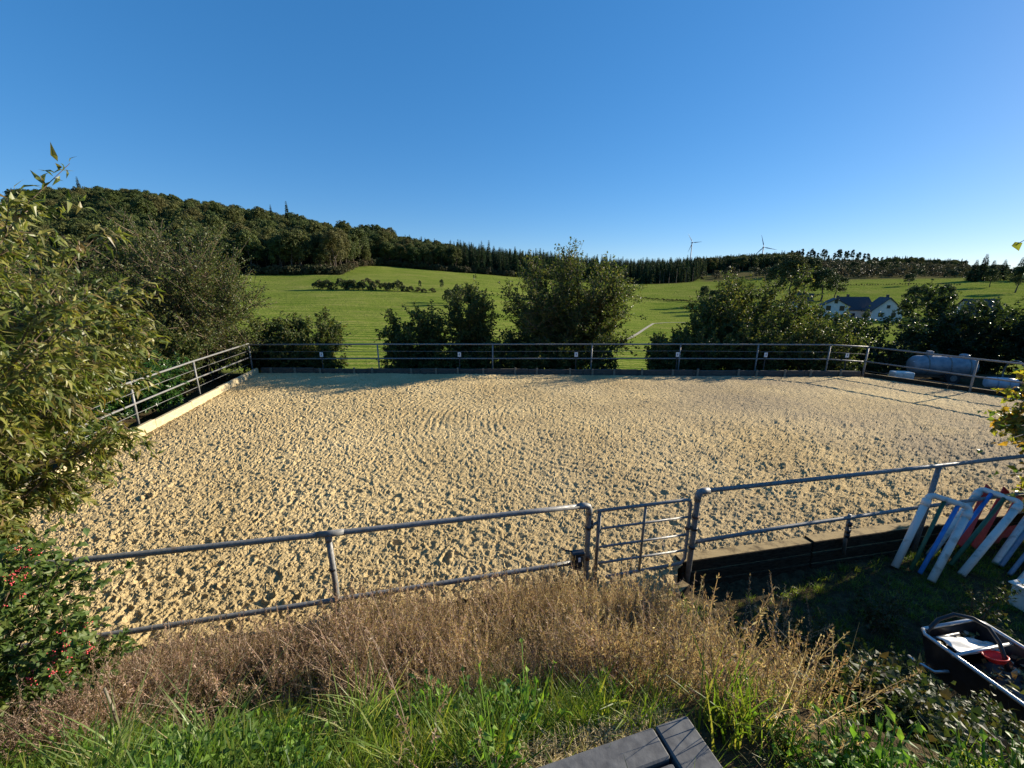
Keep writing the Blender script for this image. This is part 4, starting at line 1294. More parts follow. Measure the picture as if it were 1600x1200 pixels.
MB().box((.1, .1, 1.2), (.5, .4, .06), bevel=.02).build('seat', M['red'], hm)
for i, (x, y, rz, lab) in enumerate(((22.0, 15.0, -1.15, 'white pole lying on the ground nearest the barrel'), (22.6, 14.2, -1.05, 'white pole lying on the ground furthest right behind the fence'))):
    o = MB().tube([(-1.1, 0, 0), (1.1, 0, 0)], .05, 10).build('white_pole', M['pvc'], None, True, label=lab, cat='pole', group='white poles lying behind the right fence')
    o.location = (x, y, .02); o.rotation_euler[2] = rz

# ------------------------------------------------------------------ jump wings leaning on the near right fence
def wing(label, L0, L1, R0, R1, bars, r=.052):
    L0, L1, R0, R1 = map(Vector, (L0, L1, R0, R1))
    root = thing('jump_wing', label, 'jump wing', L0, 'white jump wings leaning on the fence')
    def p_(name, pts, r, m, sm=True):
        o = MB().tube(pts, r, 12).build(name, m, root, sm)
        o.location = -root.location
        return o
    p_('upright', [L0, L1], r, M['pvc'])
    p_('upright', [R0, R1], r, M['pvc'])
    dl, dr = (L1 - L0).normalized(), (R1 - R0).normalized()
    a, c = L1 + dl * .10, R1 + dr * .10
    p_('top_bar', [L1, L1 + dl * .06, L1 + dl * .09 + (c - a) * .03, a + (c - a) * .10 + dl * .015, c + (a - c) * .10 + dr * .015, R1 + dr * .09 + (a - c) * .03, R1 + dr * .06, R1], r * .92, M['pvc'])
    p_('coupling', [L1 - dl * .10, L1 + dl * .02], r * 1.18, M['pvc'])
    p_('coupling', [R1 - dr * .10, R1 + dr * .02], r * 1.18, M['pvc'])
    for w0, w1, m, rr in bars:
        p_('bar', [L0.lerp(R0, w0) + dl * .05, a.lerp(c, w1)], rr, M[m])
    return root
g0 = -.33
wing('white jump wing with a green and a blue bar nearest the sleeper wall', at_z(1398, 886, g0), at(1448, 782, 6.9), at_z(1455, 908, g0), at(1512, 802, 6.75),
     ((.42, .38, 'green', .028), (.66, .72, 'blue', .03)))
wing('second white jump wing with blue and green bars leaning behind the first', at_z(1452, 868, g0), at(1528, 770, 7.5), at_z(1502, 898, g0), at(1590, 792, 7.0),
     ((.30, .30, 'blue', .032), (.62, .62, 'green', .032)))
wing('third jump wing with dull grey blue bars at the right edge', at_z(1556, 880, g0), at(1640, 760, 7.9), at_z(1590, 915, g0), at(1690, 800, 7.3),
     ((.2, .2, 'greyblue', .032), (.6, .6, 'greyblue', .03)))
for i, (u0, v0, u1, v1) in enumerate(((1508, 838, 1545, 762), (1530, 842, 1572, 766), (1552, 852, 1598, 768), (1553, 866, 1600, 800))):
    a, c = at(u0, v0, 7.3 + .08 * i), at(u1, v1, 7.62 + .08 * i)
    d = (c - a); L = d.length; d.normalize()
    side = Vector((1, .2, 0)); side = (side - d * side.dot(d)).normalized()
    nn = d.cross(side)
    rot = Matrix((side, nn, d)).transposed()
    lab = ['leftmost red plank leaning behind the white jump wings', 'red plank behind the blue bar of the second wing', 'red plank behind the green bar of the second wing', 'rightmost red plank behind the last white tube'][i]
    MB().box((0, 0, 0), (.15, .022, L + .25), bevel=.006).build('red_plank', M['red'], None, label=lab, cat='plank', group='red planks behind the jump wings')
    o = bpy.context.scene.objects[-1] if False else COL.objects[-1]
    o.matrix_world = Matrix.Translation((a + c) / 2 - d * .1) @ rot.to_4x4()

# ------------------------------------------------------------------ garden cart
A, B_ = Vector((4.46, 3.72)), Vector((5.26, 3.87))
ex = Vector((B_.x - A.x, B_.y - A.y, 0)).normalized()
ey = Vector((ex.y, -ex.x, 0))                       # towards the camera
ck = thing('garden_cart', 'black garden cart with a steel rim and looped handle among the brambles', 'cart', (A.x, A.y, .0))
cw, cl, ztop = .82, 1.5, .56
def cp(a, b2, z):
    return Vector((0, 0, 0)) + ex * a + ey * b2 + Vector((0, 0, z))
def cpart(name, mb, m, sm=False, parent=None):
    return mb.build(name, m, parent or ck, sm)
RT = .019
rim = [cp(.06, 0, ztop), cp(.0, .06, ztop), cp(0, .7, ztop), cp(0, cl - .06, ztop), cp(.06, cl, ztop), cp(cw - .06, cl, ztop), cp(cw, cl - .06, ztop), cp(cw, .7, ztop), cp(cw, .06, ztop), cp(cw - .06, 0, ztop), cp(.06, 0, ztop)]
cpart('rim_tube', MB().tube(rim, RT, 8), M['alu'], True)
mb = MB()
q0 = [cp(.02, .02, ztop - .01), cp(cw - .02, .02, ztop - .01), cp(cw - .02, cl - .02, ztop - .01), cp(.02, cl - .02, ztop - .01)]
q1 = [cp(.1, .1, .12), cp(cw - .1, .1, .12), cp(cw - .1, cl - .1, .12), cp(.1, cl - .1, .12)]
mb.add(q0 + q1, [[0, 1, 5, 4], [1, 2, 6, 5], [2, 3, 7, 6], [3, 0, 4, 7], [4, 5, 6, 7]])
cpart('tub', mb, M['black'])
cpart('cross_bar', MB().tube([cp(0, .31, ztop - .02), cp(cw, .31, ztop - .02)], .017, 8), M['alu'], True)
cpart('cross_bar', MB().tube([cp(0, .10, ztop - .03), cp(cw * .5, .10, ztop - .03)], .018, 8), M['black'], True)
hn = [at(u, v, t) - Vector((A.x, A.y, 0)) for u, v, t in ((1446, 1000, 4.5), (1449, 985, 4.5), (1466, 968, 4.55), (1491, 960, 4.5), (1520, 966, 4.4), (1545, 980, 4.32), (1561, 1003, 4.25), (1569, 1025, 4.2), (1576, 1050, 4.15))]
cpart('handle', MB().tube(hn, .020, 8), M['black'], True)
cpart('side_loop', MB().tube([cp(-.06, .35, .40), cp(-.16, .30, .36), cp(-.20, .12, .34), cp(-.14, .06, .30), cp(-.04, .12, .2)], .014, 8), M['alu'], True)
for s in (.0, cw):
    w = cpart('wheel', MB().tube([cp(s - .06 + (.12 if s else 0) - .03, .9, -.12), cp(s - .06 + (.12 if s else 0) + .03, .9, -.12)], .25, 16), M['tyre'])
    MB().tube([cp(s - .06 + (.12 if s else 0) - .035, .9, -.12), cp(s - .06 + (.12 if s else 0) + .035, .9, -.12)], .10, 12).build('rim', M['steel_dull'], w)
for a_, b_ in ((.05, .1), (cw - .05, .1)):
    cpart('leg', MB().tube([cp(a_, b_, .2), cp(a_, b_ - .03, -.38)], .014, 6), M['steel_dull'], True)
# white sheet in the cart
g = 14
V, F = [], []
for i in range(g):
    for j in range(g):
        a_, b_ = .10 + (cw - .16) * i / (g - 1), .10 + .20 * j / (g - 1)
        if i > 9 and j < 4: b_ += .05 * (i - 9) * (4 - j) / 6
        z = ztop - .15 + .14 * (1 - i / (g - 1)) + .03 * math.sin(i * .5) * math.sin(j * .42) + .025 * float(noise(np.array(i * .6), np.array(j * .6)))
        V.append(cp(a_, b_, z))
F = [[i * g + j, i * g + j + 1, (i + 1) * g + j + 1, (i + 1) * g + j] for i in range(g - 1) for j in range(g - 1)]
sh = MB().add([Vector(v) + Vector((A.x, A.y, 0)) for v in V], F).build('white_sheet', M['white_sheet'], None, True, label='crumpled white sheet lying in the front half of the cart', cat='sheet')
sh.modifiers.new('thick', 'SOLIDIFY').thickness = .008
rb = thing('red_bowl', 'bright red plastic bowl lying on leaves in the cart', 'bowl', Vector((A.x, A.y, 0)) + cp(.46, .40, ztop - .09))
mb = MB()
rp = [(.02, 0), (.06, .002), (.075, .02), (.092, .055), (.098, .06), (.090, .056), (.07, .02), (.055, .01), (.01, .008)]
n = 20
V = [(r * math.cos(k * 6.2832 / n), r * math.sin(k * 6.2832 / n), z) for r, z in rp for k in range(n)]
F = [[i * n + k, i * n + (k + 1) % n, (i + 1) * n + (k + 1) % n, (i + 1) * n + k] for i in range(len(rp) - 1) for k in range(n)]
mb.add(V, F).build('bowl_body', M['red'], rb, True)
mb = MB()
for k in range(3):
    MB().tube([(.03 * k, 0, .03), (.03 * k, .08, .03)], .006, 6)
MB().tube([(.092 * math.cos(a), .092 * math.sin(a), .058) for a in np.linspace(0, 6.2832, 24)], .006, 6, caps=False).build('rim', M['red'], rb, True)
rb.rotation_euler = (R(-18), R(-8), 0)
# leaf litter in the cart
rgl = np.random.default_rng(9)
k = 260
a_, b_ = rgl.uniform(.1, cw - .1, k), np.where(rgl.random(k) < .25, rgl.uniform(.03, .10, k), rgl.uniform(.33, 1.2, k))
P = np.array([tuple(cp(x, y, ztop - .17 + .07 * rgl.random())) for x, y in zip(a_, b_)]) + [A.x, A.y, 0]
M['litter_leaf'] = leaf_mat('fallen_leaf', [(.20, .10, .035), (.30, .18, .06), (.12, .06, .03), (.34, .27, .09), (.45, .42, .34), (.10, .11, .03)], .25, .5, .3, 1.1)
V, F = leaf_arrays(P, rgl.normal(size=(k, 3)) * [1, 1, .3], rgl.normal(size=(k, 3)) * .4 + [0, 0, 1], .075 * (.6 + .8 * rgl.random(k)), .045, True)
link('leaf_litter', np_mesh('leaf_litter', V, [(F, 0)], [M['litter_leaf']]), None, 'brown fallen leaves heaped inside the cart', kind='stuff')
MB().add([cp(.1, .33, ztop - .2) + Vector((A.x, A.y, 0)), cp(cw - .1, .33, ztop - .2) + Vector((A.x, A.y, 0)), cp(cw - .1, cl - .08, ztop - .2) + Vector((A.x, A.y, 0)), cp(.1, cl - .08, ztop - .2) + Vector((A.x, A.y, 0))],
         [[0, 1, 2, 3]]).build('rubbish_bag', M['black'], None, label='black bag lining the back half of the cart', cat='bag').modifiers.new('thick', 'SOLIDIFY').thickness = .03
wt = thing('white_crate', 'white plastic crate at the right edge behind the cart', 'crate', at_z(1612, 945, -.1) + Vector((.40, .14, -.3)), None, R(12))
MB().box((0, 0, .2), (.5, .5, .34), taper=1.06, bevel=.02).build('crate_body', M['pvc'], wt)
MB().box((0, 0, .385), (.57, .57, .03), bevel=.01).build('rim', M['pvc'], wt)

# ------------------------------------------------------------------ paved terrace corner under the viewer
pv = thing('paved_terrace', 'corner of a grey paved terrace with edging stones in the grass', 'paving', (.2, .6, 2.6))
O = Vector((.68, 1.235, 0))
px_ = Vector((-.958, -.287, 0)); py_ = Vector((.287, -.958, 0))
zt_ = 2.63
def slab(name, a0, a1, b0, b1, dz=0.0, m='concrete'):
    c = O + px_ * ((a0 + a1) / 2) + py_ * ((b0 + b1) / 2) + Vector((0, 0, zt_ - .04 + dz))
    rot = Matrix.Rotation(math.atan2(px_.y, px_.x), 3, 'Z')
    o = MB().box(c, (a1 - a0 - .008, b1 - b0 - .008, .08), rot, bevel=.006).build(name, M[m], pv)
    o.location = -pv.location
slab('edging_stone', .0, .15, -.005, .52)
slab('edging_stone', .153, 1.1, -.005, .11)
slab('edging_stone', 1.1, 2.1, -.005, .11)
for i in range(6):
    for j in range(4):
        slab('paving_slab', .155 + i * .4, .155 + (i + 1) * .4, .115 + j * .4, .115 + (j + 1) * .4, random.uniform(-.006, .004) - .004)
slab('edging_stone', .0, .15, .52, 1.5)

# ------------------------------------------------------------------ grass, dry stalks and weeds on the bank
def tuft(rg, n, h, w, spread, lean, segs=3, mname='grass', tipw=.1):
    """n bending blades as ribbons"""
    V, F = [], []
    for i in range(n):
        a = rg.random() * 6.28
        p = np.array([rg.normal() * spread, rg.normal() * spread, -.03])
        hh = h * (.5 + .6 * rg.random())
        ln = lean * (.3 + rg.random())
        d = np.array([math.cos(a), math.sin(a), 0])
        s = np.array([-d[1], d[0], 0])
        tw = rg.normal() * .5
        s = s * math.cos(tw) + d * math.sin(tw)
        o = len(V)
        for k in range(segs + 1):
            t = k / segs
            q = p + np.array([0, 0, hh * (t - .25 * ln * t * t)]) + d * hh * ln * t ** 1.8
            ww = w * (1 - (1 - tipw) * t ** 1.4) * .5
            V += [q - s * ww, q + s * ww]
        for k in range(segs):
            F.append([o + 2 * k, o + 2 * k + 1, o + 2 * k + 3, o + 2 * k + 2])
    return np.array(V), np.array(F)
GR = []
for k in range(5):
    rg = np.random.default_rng(400 + k)
    V, F = tuft(rg, 34, .23, (.006, .0075, .010)[k % 3], .06, (.55, .9, .7)[k % 3])
    GR.append(np_mesh('grass_tuft', V, [(F, 0)], [M['grass']]))
def dry_stalk_clump(seed, n, h, feather=22, mname='dry'):
    rg = np.random.default_rng(seed)
    V, F = tuft(rg, n, h, .0038, .09, .34, 3, 'dry', .5)
    mb = MB().add(V, F)
    vs = V.reshape(n, 8, 3)
    tip = (vs[:, 6] + vs[:, 7]) / 2
    mid = (vs[:, 2] + vs[:, 3]) / 2
    k = np.repeat(np.arange(n), feather)
    w = rg.random((len(k), 1)) ** .65
    P = mid[k] * (1 - w) + tip[k] * w
    ax = nrm(nrm(tip - mid)[k] * .9 + rg.normal(size=P.shape) * .55)
    L = .034 * (1.2 - w[:, 0]) * (.4 + rg.random(len(k))) + .008
    nn = rg.normal(size=P.shape)
    V2, F2 = leaf_arrays(P, ax, nn, L, .0038 + .003 * rg.random(len(k)), False, 0)
    mb.add(V2, F2)
    return mb.mesh('dry_clump', [M[mname]])
DRY = [dry_stalk_clump(500 + k, (9, 12, 15)[k % 3], (.48, .62, .40)[k % 3], 34) for k in range(9)]
PLUME = [dry_stalk_clump(520 + k, 9, .8, 90) for k in range(3)]
STR = []
for k in range(4):
    rg = np.random.default_rng(540 + k)
    V, F = tuft(rg, 5, .42, .006, .05, 1.1, 5)
    STR.append(np_mesh('straw_tuft', V, [(F, 0)], [M['straw']]))
WEED = []
for k in range(4):
    rg = np.random.default_rng(560 + k)
    n = 46
    P = rg.normal(size=(n, 3)) * [.075, .075, .0] + np.stack([np.zeros(n), np.zeros(n), .03 + .17 * rg.random(n)], -1)
    ax = nrm(P * [1, 1, .2] + rg.normal(size=(n, 3)) * .06)
    V, F = leaf_arrays(P, ax, rg.normal(size=(n, 3)) * .45 + [0, 0, 1], .03 * (.5 + rg.random(n)), .019, True)
    b0 = P * [.25, .25, 0]
    V2, F2 = sticks(b0, P, .0025, .002)
    WEED.append(MB().add(V, F).add(V2, F2).mesh('weed_plant', [M['weed']]))

def bank_points(n, seed, x0=-6, x1=7.0, y0=.55, y1=7):
    rg = np.random.default_rng(seed)
    x, y = rg.uniform(x0, x1, n), rg.uniform(y0, y1, n)
    d = (fence_y(x) - y) * .98
    return x, y, d, d - 2.6 * sstep(.9, 4.5, x)
def on_paving(x, y, m=.02):
    a = (x - O.x) * px_.x + (y - O.y) * px_.y
    b2 = (x - O.x) * py_.x + (y - O.y) * py_.y
    return (a > -m) & (b2 > -m)
def in_cart(x, y):
    a = (x - A.x) * ex.x + (y - A.y) * ex.y
    b2 = (x - A.x) * ey.x + (y - A.y) * ey.y
    return (a > -.08) & (a < cw + .08) & (b2 > -.1) & (b2 < cl)
def do_scatter(name, protos, x, y, smin, smax, label, seed, tilt=.12):
    rg = np.random.default_rng(seed)
    P = np.column_stack([x, y, terrain(x, y) - .01])
    return scatter(name, protos, P, rg.uniform(0, 6.28, len(x)), rg.uniform(smin, smax, len(x)), label, rg.normal(size=(len(x), 2)) * tilt)
x, y, d, de = bank_points(26000, 1)
nz = fbm(x * 1.1, y * 1.1, 3)
gy = np.interp(x, [-6, -3, -1, .3, .8, 1.3, 2.2], [1.75, 1.95, 2.05, 1.95, 1.6, 1.15, .9])
pg = sstep(.35, -.25, y - gy - (nz - .45) * 1.6) * (.25 + .75 * sstep(.36, .52, fbm(x * 3.1 + 2, y * 3.1, 2))) + .07 * (de > .3) + .12 * sstep(.5, .62, nz)
k = (rng.random(len(x)) < pg) & (d > .25) & ~(on_paving(x, y, .13) & (rng.random(len(x)) < .93)) & ~in_cart(x, y) & (y < 4.6) & ((x / (.971 * y + .6) < .80) | (rng.random(len(x)) < .4) & (y < 2.3))
do_scatter('green_grass', GR, x[k], y[k],   .4, 1.05, 'fresh green grass on the top of the near bank', 1)
x, y, d, de = bank_points(9000, 2)
nz = fbm(x * 1.6 + 5, y * 1.6, 3)
k = (nz > .45) & (y < np.interp(x, [-6, -3, -1, .3, .8, 1.3, 2.2], [1.75, 1.95, 2.05, 1.95, 1.6, 1.15, .9])) & (rng.random(len(x)) < .9) & ~on_paving(x, y, .12)
do_scatter('ground_weeds', WEED, x[k], y[k], .6, 1.3, 'small leafy weeds between the grass of the near bank', 2)
x, y, d, de = bank_points(19000, 3)
nz = fbm(x * .9 + 3, y * .9, 3)
gy = np.interp(x, [-6, -3, -1, .3, .8, 1.3, 2.2], [1.75, 1.95, 2.05, 1.95, 1.6, 1.15, .9])
pd = sstep(.2, .6, de) * (.04 + .96 * sstep(-.15, .45, y - gy + (nz - .45) * 1.2)) * (.35 + 1.1 * sstep(.3, .6, nz))
pd = pd * (.4 + .9 * sstep(.38, .55, fbm(x * 2.6 + 8, y * 2.6, 2))) * (1 - .25 * sstep(.7, 1.2, x) * sstep(1.9, 1.4, y)) * (1 - .97 * sstep(.62, .82, x / (.971 * y + .6))) * (1 - sstep(1.15, 1.3, x) * sstep(2.4, 2.2, x) * sstep(1.3, .9, d))
k = (rng.random(len(x)) < pd * .58) & ~on_paving(x, y) & ~in_cart(x, y)
x, y, d = x[k], y[k], d[k]
P = np.column_stack([x, y, terrain(x, y) - .01])
rgd = np.random.default_rng(31)
sc_ = (.30 + 1.45 * fbm(x * 1.7, y * 1.7, 2)) * rgd.uniform(.7, 1.2, len(x)) * (1 + .5 * sstep(-3.2, -1.2, x) * sstep(2.4, 1.2, d)) * (1 - .62 * sstep(.8, 1.05, x) * sstep(3.0, 2.6, x) * sstep(1.6, 1.1, d))
scatter('dry_grass', DRY, P, rgd.uniform(0, 6.28, len(x)), sc_, 'reddish brown dry seed grass on the bank below the fence', rgd.normal(size=(len(x), 2)) * .16)
kk = (rgd.random(len(x)) < .07) & (d < 2.6) & (y > 2.3) & ~((x > .9) & (x < 2.9) & (d < 1.4))
scatter('feathery_grass', PLUME, P[kk], rgd.uniform(0, 6.28, kk.sum()), rgd.uniform(.5, 1.0, kk.sum()), 'feathery tan seed heads standing over the dry grass', rgd.normal(size=(kk.sum(), 2)) * .14)
x, y, d, de = bank_points(2600, 4)
k = (de > .6) & (de < 3.1) & ~on_paving(x, y) & ~in_cart(x, y) & (rng.random(len(x)) < .30) & (x / (.971 * y + .6) < .8)
do_scatter('straw_blades', STR, x[k], y[k], .6, 1.3, 'bent pale straw blades among the dry grass', 4, .3)
# yard grass right, low and dark
x, y, d, de = bank_points(16000, 5, 2.2, 12, 2.0, 7.5)
k = (d > .12) & (de < 1.2) & (x > 2.0) & ~in_cart(x, y) & (rng.random(len(x)) < .07 + .22 * sstep(3.5, 5.5, x))
do_scatter('yard_grass', GR, x[k], y[k], .3, .8, 'short shaded grass on the low ground before the jump wings', 5)
# plumes that stand out singly
PL = [((1215, 905), 'tall straw plume standing up before the dark sleeper wall', 4.9), ((1170, 955), 'shorter reddish plume left of the tall one before the sleepers', 4.6), ((835, 905), 'broad russet plume left of the gate post', 4.7),
      ((1048, 915), 'russet plume right of the gate opening', 5.0), ((770, 925), 'russet plume rising over the bottom rail left of the gate', 4.5), ((1265, 925), 'grey dried plume beside the green weeds right of the sleepers', 4.9)]
for i, ((u, v), lab, t) in enumerate(PL):
    p = at(u, v, t)
    z = tz(p.x, p.y)
    o = link('dry_plume', PLUME[i % 3], None, lab, 'plant', 'dry plumes standing out of the bank', None, (p.x, p.y, z))
    s = max(.55, (p.z - z) / .78)
    o.scale = (s * .9, s * .9, s)
    o.rotation_euler[2] = i * 1.3
# big bright grass tufts at the bottom edge
for i, (u, v, lab) in enumerate(((140, 1130, 'large arching bright grass tuft at the bottom left corner'), (565, 1140, 'upright grass tuft below the middle of the bank'), (310, 1120, 'second arching grass tuft right of the corner one'), (1130, 1150, 'dark grass tuft beside the end of the paving'))):
    rg = np.random.default_rng(600 + i)
    p = at(u, v + 40, (2.0, 2.2, 2.2, 1.75)[i])
    z = tz(p.x, p.y)
    V, F = tuft(rg, 90, .50 if i != 3 else .34, .011, .06, 1.0 if i in (0, 2) else .55, 6)
    link('grass_tuft', np_mesh('grass_tuft', V, [(F, 0)], [M['tall_grass'] if i != 3 else M['grass']]), None, lab, 'grass tuft', 'big grass tufts along the bank', None, (p.x, p.y, z))
# broken stick and mown straw
p = at(178, 1100, 2.9)
MB().tube([(0, 0, -.15), (-.02, .0, .1), (-.06, .02, .26)], [.012, .011, .008], 6).build('broken_stick', M['woodpale'], None, True, label='broken bare stick poking out of the dry grass at left', cat='stick', loc=(p.x, p.y, tz(p.x, p.y) + .2))
rgl = np.random.default_rng(12)
k = 2600
u = rgl.uniform(0, 1, k)
x = O.x + px_.x * u * 1.1 - py_.x * (.01 + .16 * rgl.random(k))
y = O.y + px_.y * u * 1.1 - py_.y * (.01 + .16 * rgl.random(k))
P = np.column_stack([x, y, terrain(x, y) + .01 + .03 * rgl.random(k)])
V, F = leaf_arrays(P, rgl.normal(size=(k, 3)) * [1, 1, .25], rgl.normal(size=(k, 3)) * .5 + [0, 0, 1], .04 + .05 * rgl.random(k), .004, False, .1)
link('cut_straw', np_mesh('cut_straw', V, [(F, 0)], [M['straw']]), None, 'cut straw lying along the edge of the paving', kind='stuff')

# ------------------------------------------------------------------ near plants with leaves one can pick out
def leaf_obj_mesh(name, L, W, m, droop=.15):
    V, F = leaf_arrays(np.zeros((1, 3)), np.array([[1., 0, 0]]), np.array([[0, 0, 1.]]), 1.0, W / L, True, droop)
    return np_mesh(name, V, [(F, 0)], [m])
def split_leaves(root, lv, m, n_single, in_frame, droop=.15):
    """the n_single leaves that show largest become leaf objects of their own, the rest one foliage part"""
    P, ax, nn, L, W = lv
    W0 = P + np.array(root.location)
    dep_ = CT * W0[:, 1] - ST * (W0[:, 2] - CAM_Z)
    upc = ST * W0[:, 1] + CT * (W0[:, 2] - CAM_Z)
    u, v = 800 + FPX * W0[:, 0] / np.maximum(dep_, .05), 600 - FPX * upc / np.maximum(dep_, .05)
    vis = (dep_ > .3) & (u > 0) & (u < 1600) & (v > 0) & (v < 1200)
    score = np.where(vis, dep_, 1e6) + .2 * np.random.default_rng(3).random(len(P))
    order = np.argsort(score)
    single = order[:n_single]
    single = single[vis[single]]
    rest = np.setdiff1d(np.arange(len(P)), single)
    if len(rest):
        V, F = leaf_arrays(P[rest], ax[rest], nn[rest], L[rest], W[rest], True, droop)
        link('foliage', np_mesh('foliage', V, [(F, 0)], [m]), root, kind='stuff')
    A_ = nrm(ax); S = nrm(np.cross(A_, nn)); U = np.cross(S, A_)
    me = leaf_obj_mesh('leaf', 1.0, float(np.mean(W / L)), m, droop)
    for i in single:
        o = link('leaf', me, root)
        mt = Matrix(((A_[i, 0], -S[i, 0], U[i, 0], P[i, 0]), (A_[i, 1], -S[i, 1], U[i, 1], P[i, 1]), (A_[i, 2], -S[i, 2], U[i, 2], P[i, 2]), (0, 0, 0, 1)))
        o.matrix_local = mt @ Matrix.Scale(float(L[i]), 4)
# leafy tree at left
rg = np.random.default_rng(71)
ct = thing('leafy_tree', 'leafy tree with long drooping leaves filling the left edge', 'tree', (-6.75, 3.3, tz(-6.75, 3.3)))
cz = -ct.location.z
mb, lv = grow(rg, (0, 0, 0), (.55, .6, 3.75 + cz), (2.2, 2.4, 2.15), 90, 3400, 17, .42, .140, .038, up=.12, out=.7, wild=.5, droop_axis=.45, stem_r=.026, inner=.45, up_normal=.8)
mb.build('branches', M['twig'], ct)
MB().tube([(-.1, -.1, -.3), (0, 0, .5), (.05, .1, 1.4), (.2, .2, 2.2)], [.10, .085, .07, .05], 8).build('trunk', M['bark'], ct, True)
split_leaves(ct, lv, M['leaf_cherry'], 300, True, .28)
# spindle bush with red berries, lower left
rg = np.random.default_rng(72)
bx, by_ = -4.1, 2.45
sp = thing('berry_bush', 'berry bush hung with clusters of red berries at the lower left', 'bush', (bx, by_, tz(bx, by_)))
mb, lv = grow(rg, (0, 0, 0), (.08, .1, .8), (.72, .8, .9), 50, 1000, 10, .17, .066, .042, up=.35, out=.6, wild=.5, stem_r=.012, inner=.5, zmin=.02)
mb.build('branches', M['twig'], sp)
split_leaves(sp, lv, M['leaf_spindle'], 300, True, .2)
bm_ = []
for k in range(3):
    r3 = np.random.default_rng(80 + k)
    mbb = MB()
    for q in range(9):
        c = r3.normal(size=3) * .016
        th = [(0, .0), (.7, .7), (1, 0), (.7, -.7)]
        n = 6
        V = [(0, 0, .007)] + [(.0065 * math.cos(i * 1.047), .0065 * math.sin(i * 1.047), .002) for i in range(6)] + [(.005 * math.cos(i * 1.047), .005 * math.sin(i * 1.047), -.004) for i in range(6)] + [(0, 0, -.007)]
        F = [[0, 1 + i, 1 + (i + 1) % 6] for i in range(6)] + [[1 + i, 7 + i, 7 + (i + 1) % 6, 1 + (i + 1) % 6] for i in range(6)] + [[13, 7 + (i + 1) % 6, 7 + i] for i in range(6)]
        mbb.add(np.array(V) + c, F)
    bm_.append(mbb.mesh('berry_cluster', [M['berry']], True))
P = lv[0]
outer = P[np.argsort(-(P[:, 0] * .7 - P[:, 1] * .45 + .45 * P[:, 2]))][:900]
pick = rg.choice(len(outer), 64, replace=False)
for i, q in enumerate(pick):
    o = link('berry_cluster', bm_[i % 3], sp)
    o.location = Vector(outer[q]) + Vector((.02, -.05, -.02))
    o.rotation_euler = (i, i * 2.1, i * .7)
    s = random.uniform(.55, .95)
    o.scale = (s, s, s)
# tree at right: stands outside the frame, twigs with lobed autumn leaves reach in
rg = np.random.default_rng(73)
rx_, ry_ = 10.3, 6.72
rt = thing('autumn_tree', 'tree with yellowing leaves whose twigs reach in at the right edge', 'tree', (rx_, ry_, tz(rx_, ry_)))
rz0 = rt.location.z
mb, lv1 = grow(rg, (0, 0, .6), (0, .42, 2.7), (1.15, .6, 2.6), 60, 1200, 9, .3, .12, .085, up=.2, out=.6, wild=.6, stem_r=.02, inner=.45)
MB().tube([(0, 0, -.3), (.03, .05, .8), (-.04, .1, 1.8), (.05, 0, 3.2)], [.19, .15, .13, .08], 10).build('trunk', M['bark'], rt, True)
parts = [lv1]
tw = MB()
for (u0, v0, u1, v1, t0, t1, n) in ((1680, 660, 1532, 700, 5.0, 4.7, 7), (1700, 690, 1590, 690, 4.8, 4.4, 9), (1720, 740, 1556, 742, 4.9, 4.5, 14), (1700, 770, 1575, 775, 4.8, 4.5, 12), (1700, 330, 1588, 382, 4.6, 4.4, 6), (1720, 400, 1604, 425, 4.6, 4.4, 5), (1700, 660, 1596, 665, 4.7, 4.5, 6)):
    a = np.array(at(u0, v0, t0)) - np.array(rt.location); c = np.array(at(u1, v1, t1)) - np.array(rt.location)
    root_ = np.array([-.3, -.2, max(1.2, float(a[2]) - .8)])
    m_ = (a + root_) / 2 + [0, 0, .3]
    tw.tube([tuple(root_), tuple(m_), tuple(a), tuple((a + c) / 2 + [0, 0, .03]), tuple(c)], [.03, .022, .012, .007, .003], 5)
    w = np.linspace(.1, 1.0, n)[:, None]
    P = a * (1 - w) + c * w + rg.normal(size=(n, 3)) * .03
    ax = nrm(nrm((c - a)[None]) * .5 + rg.normal(size=(n, 3)) * .7 + [0, 0, -.3])
    L = .085 + .05 * rg.random(n)
    parts.append((P, ax, rg.normal(size=(n, 3)) * .6 + [-.2, -.3, .7], L, L * .75))
mb.build('branches', M['twig'], rt)
tw.build('twigs', M['twig'], rt)
split_leaves(rt, tuple(np.concatenate([q[i] for q in parts]) if i < 3 else np.concatenate([np.asarray(q[i]) for q in parts]) for i in range(5)), M['leaf_maple'], 90, True, .2)
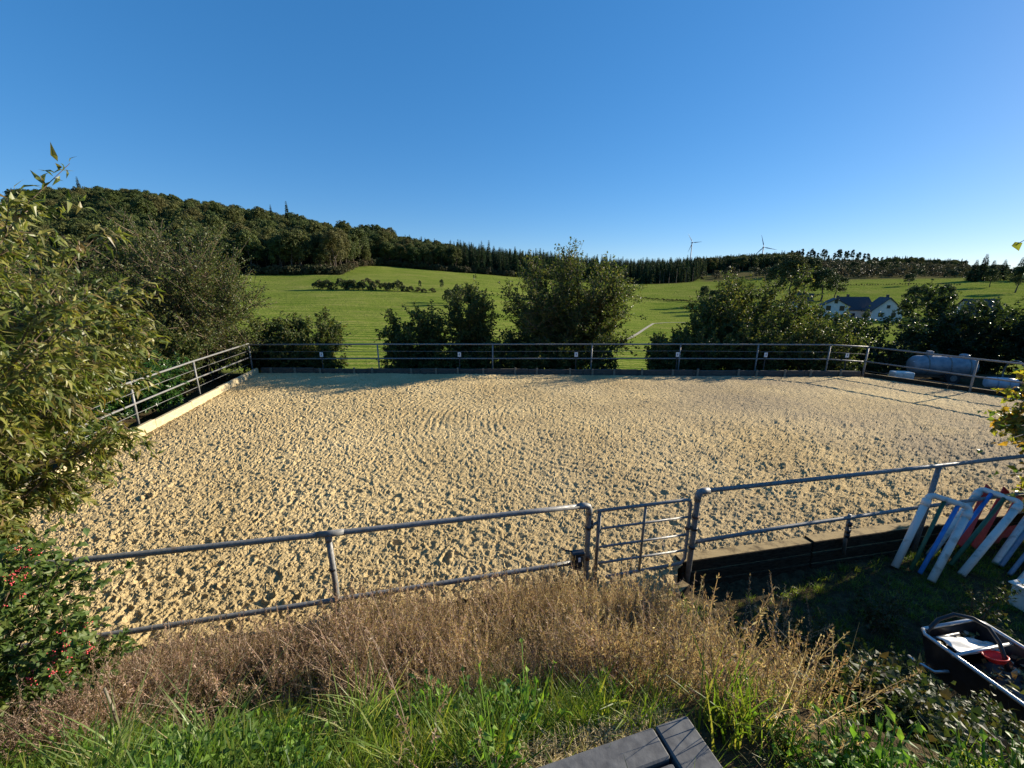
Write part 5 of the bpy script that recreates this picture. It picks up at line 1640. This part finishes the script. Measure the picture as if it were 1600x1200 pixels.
# brambles round the cart
BRB = [(1400, 1160, 2.15, .34, 'low bramble at the bottom edge between the paving and the other brambles'), (1500, 1195, 2.2, .34, 'low bramble at the bottom edge nearest the right corner'),
       (1452, 1068, 3.95, .26, 'bramble shoots covering the near left side of the cart'), (1535, 1105, 3.45, .28, 'bramble shoots covering the near end of the cart'),
       (1395, 1035, 4.1, .42, 'bramble growing against the left side of the cart'), (1400, 1090, 3.5, .42, 'bramble with dark leaves beside the dry grass at the right'), (1490, 1120, 3.25, .42, 'bramble with glinting leaves in front of the cart'),
       (1370, 1190, 2.5, .34, 'straggling bramble nearest the paving'), (1470, 1185, 2.7, .42, 'low bramble tangle at the bottom right'), (1560, 1150, 2.9, .40, 'bramble tangle in the bottom right corner under the cart')]
for i, (u, v, t, r, lab) in enumerate(BRB):
    rg = np.random.default_rng(90 + i)
    p = at(u, v, t)
    zg = tz(p.x, p.y)
    h = max(.35, p.z - zg + .12)
    root = thing('bramble_bush', lab, 'bush', (p.x, p.y, zg), 'brambles round the cart')
    mb, lv = grow(rg, (0, 0, 0), (0, 0, h * .5), (r, r, h * .55), 46, 560, 8, .15, .050, .034, up=.3, out=.5, wild=.7, stem_r=.005, inner=.4, zmin=.01)
    mb.build('canes', M['twig'], root)
    split_leaves(root, lv, M['leaf_bramble'], 60, True, .2)
for i, (u, v, t, lab) in enumerate(((1125, 975, 4.95, 'dark leafy weed beside the right gate post'), (1180, 1000, 4.7, 'dark leafy weed under the tall straw plume'), (1310, 985, 4.7, 'dark leafy weed between the grey plume and the cart'), (1245, 950, 5.2, 'dark leafy weed at the foot of the sleepers'), (1380, 925, 5.6, 'dark leafy weed left of the first jump wing'), (1540, 925, 5.3, 'dark leafy weed in front of the second jump wing'))):
    p = at(u, v, t)
    zg = tz(p.x, p.y)
    shrub('leafy_weed', lab, 'weed', (p.x, p.y, zg), .26, .24, max(.28, p.z - zg + .1), M['leaf_bramble'], 16, 90, 8, (.05, .03), 700 + i, 'leafy weeds in the shade below the sleepers', .6, .3)
# fern like weeds by the sleepers
for i, (u, v, t, lab) in enumerate(((1275, 905, 5.3, 'green weed with narrow leaves below the short chained post'), (1345, 945, 5.0, 'grass like green weed in the shade right of the plumes'), (1090, 930, 5.4, 'pale weed at the foot of the right gate post'), (935, 955, 4.9, 'bright green patch of weed at the foot of the left gate post'))):
    p = at(u, v, t)
    rg = np.random.default_rng(120 + i)
    V, F = tuft(rg, 40, .34, .014, .07, .8, 4)
    link('weed_plant', np_mesh('weed_plant', V, [(F, 0)], [M['weed']]), None, lab, 'plant', None, None, (p.x, p.y, tz(p.x, p.y)))
print('objects', len(bpy.data.objects))
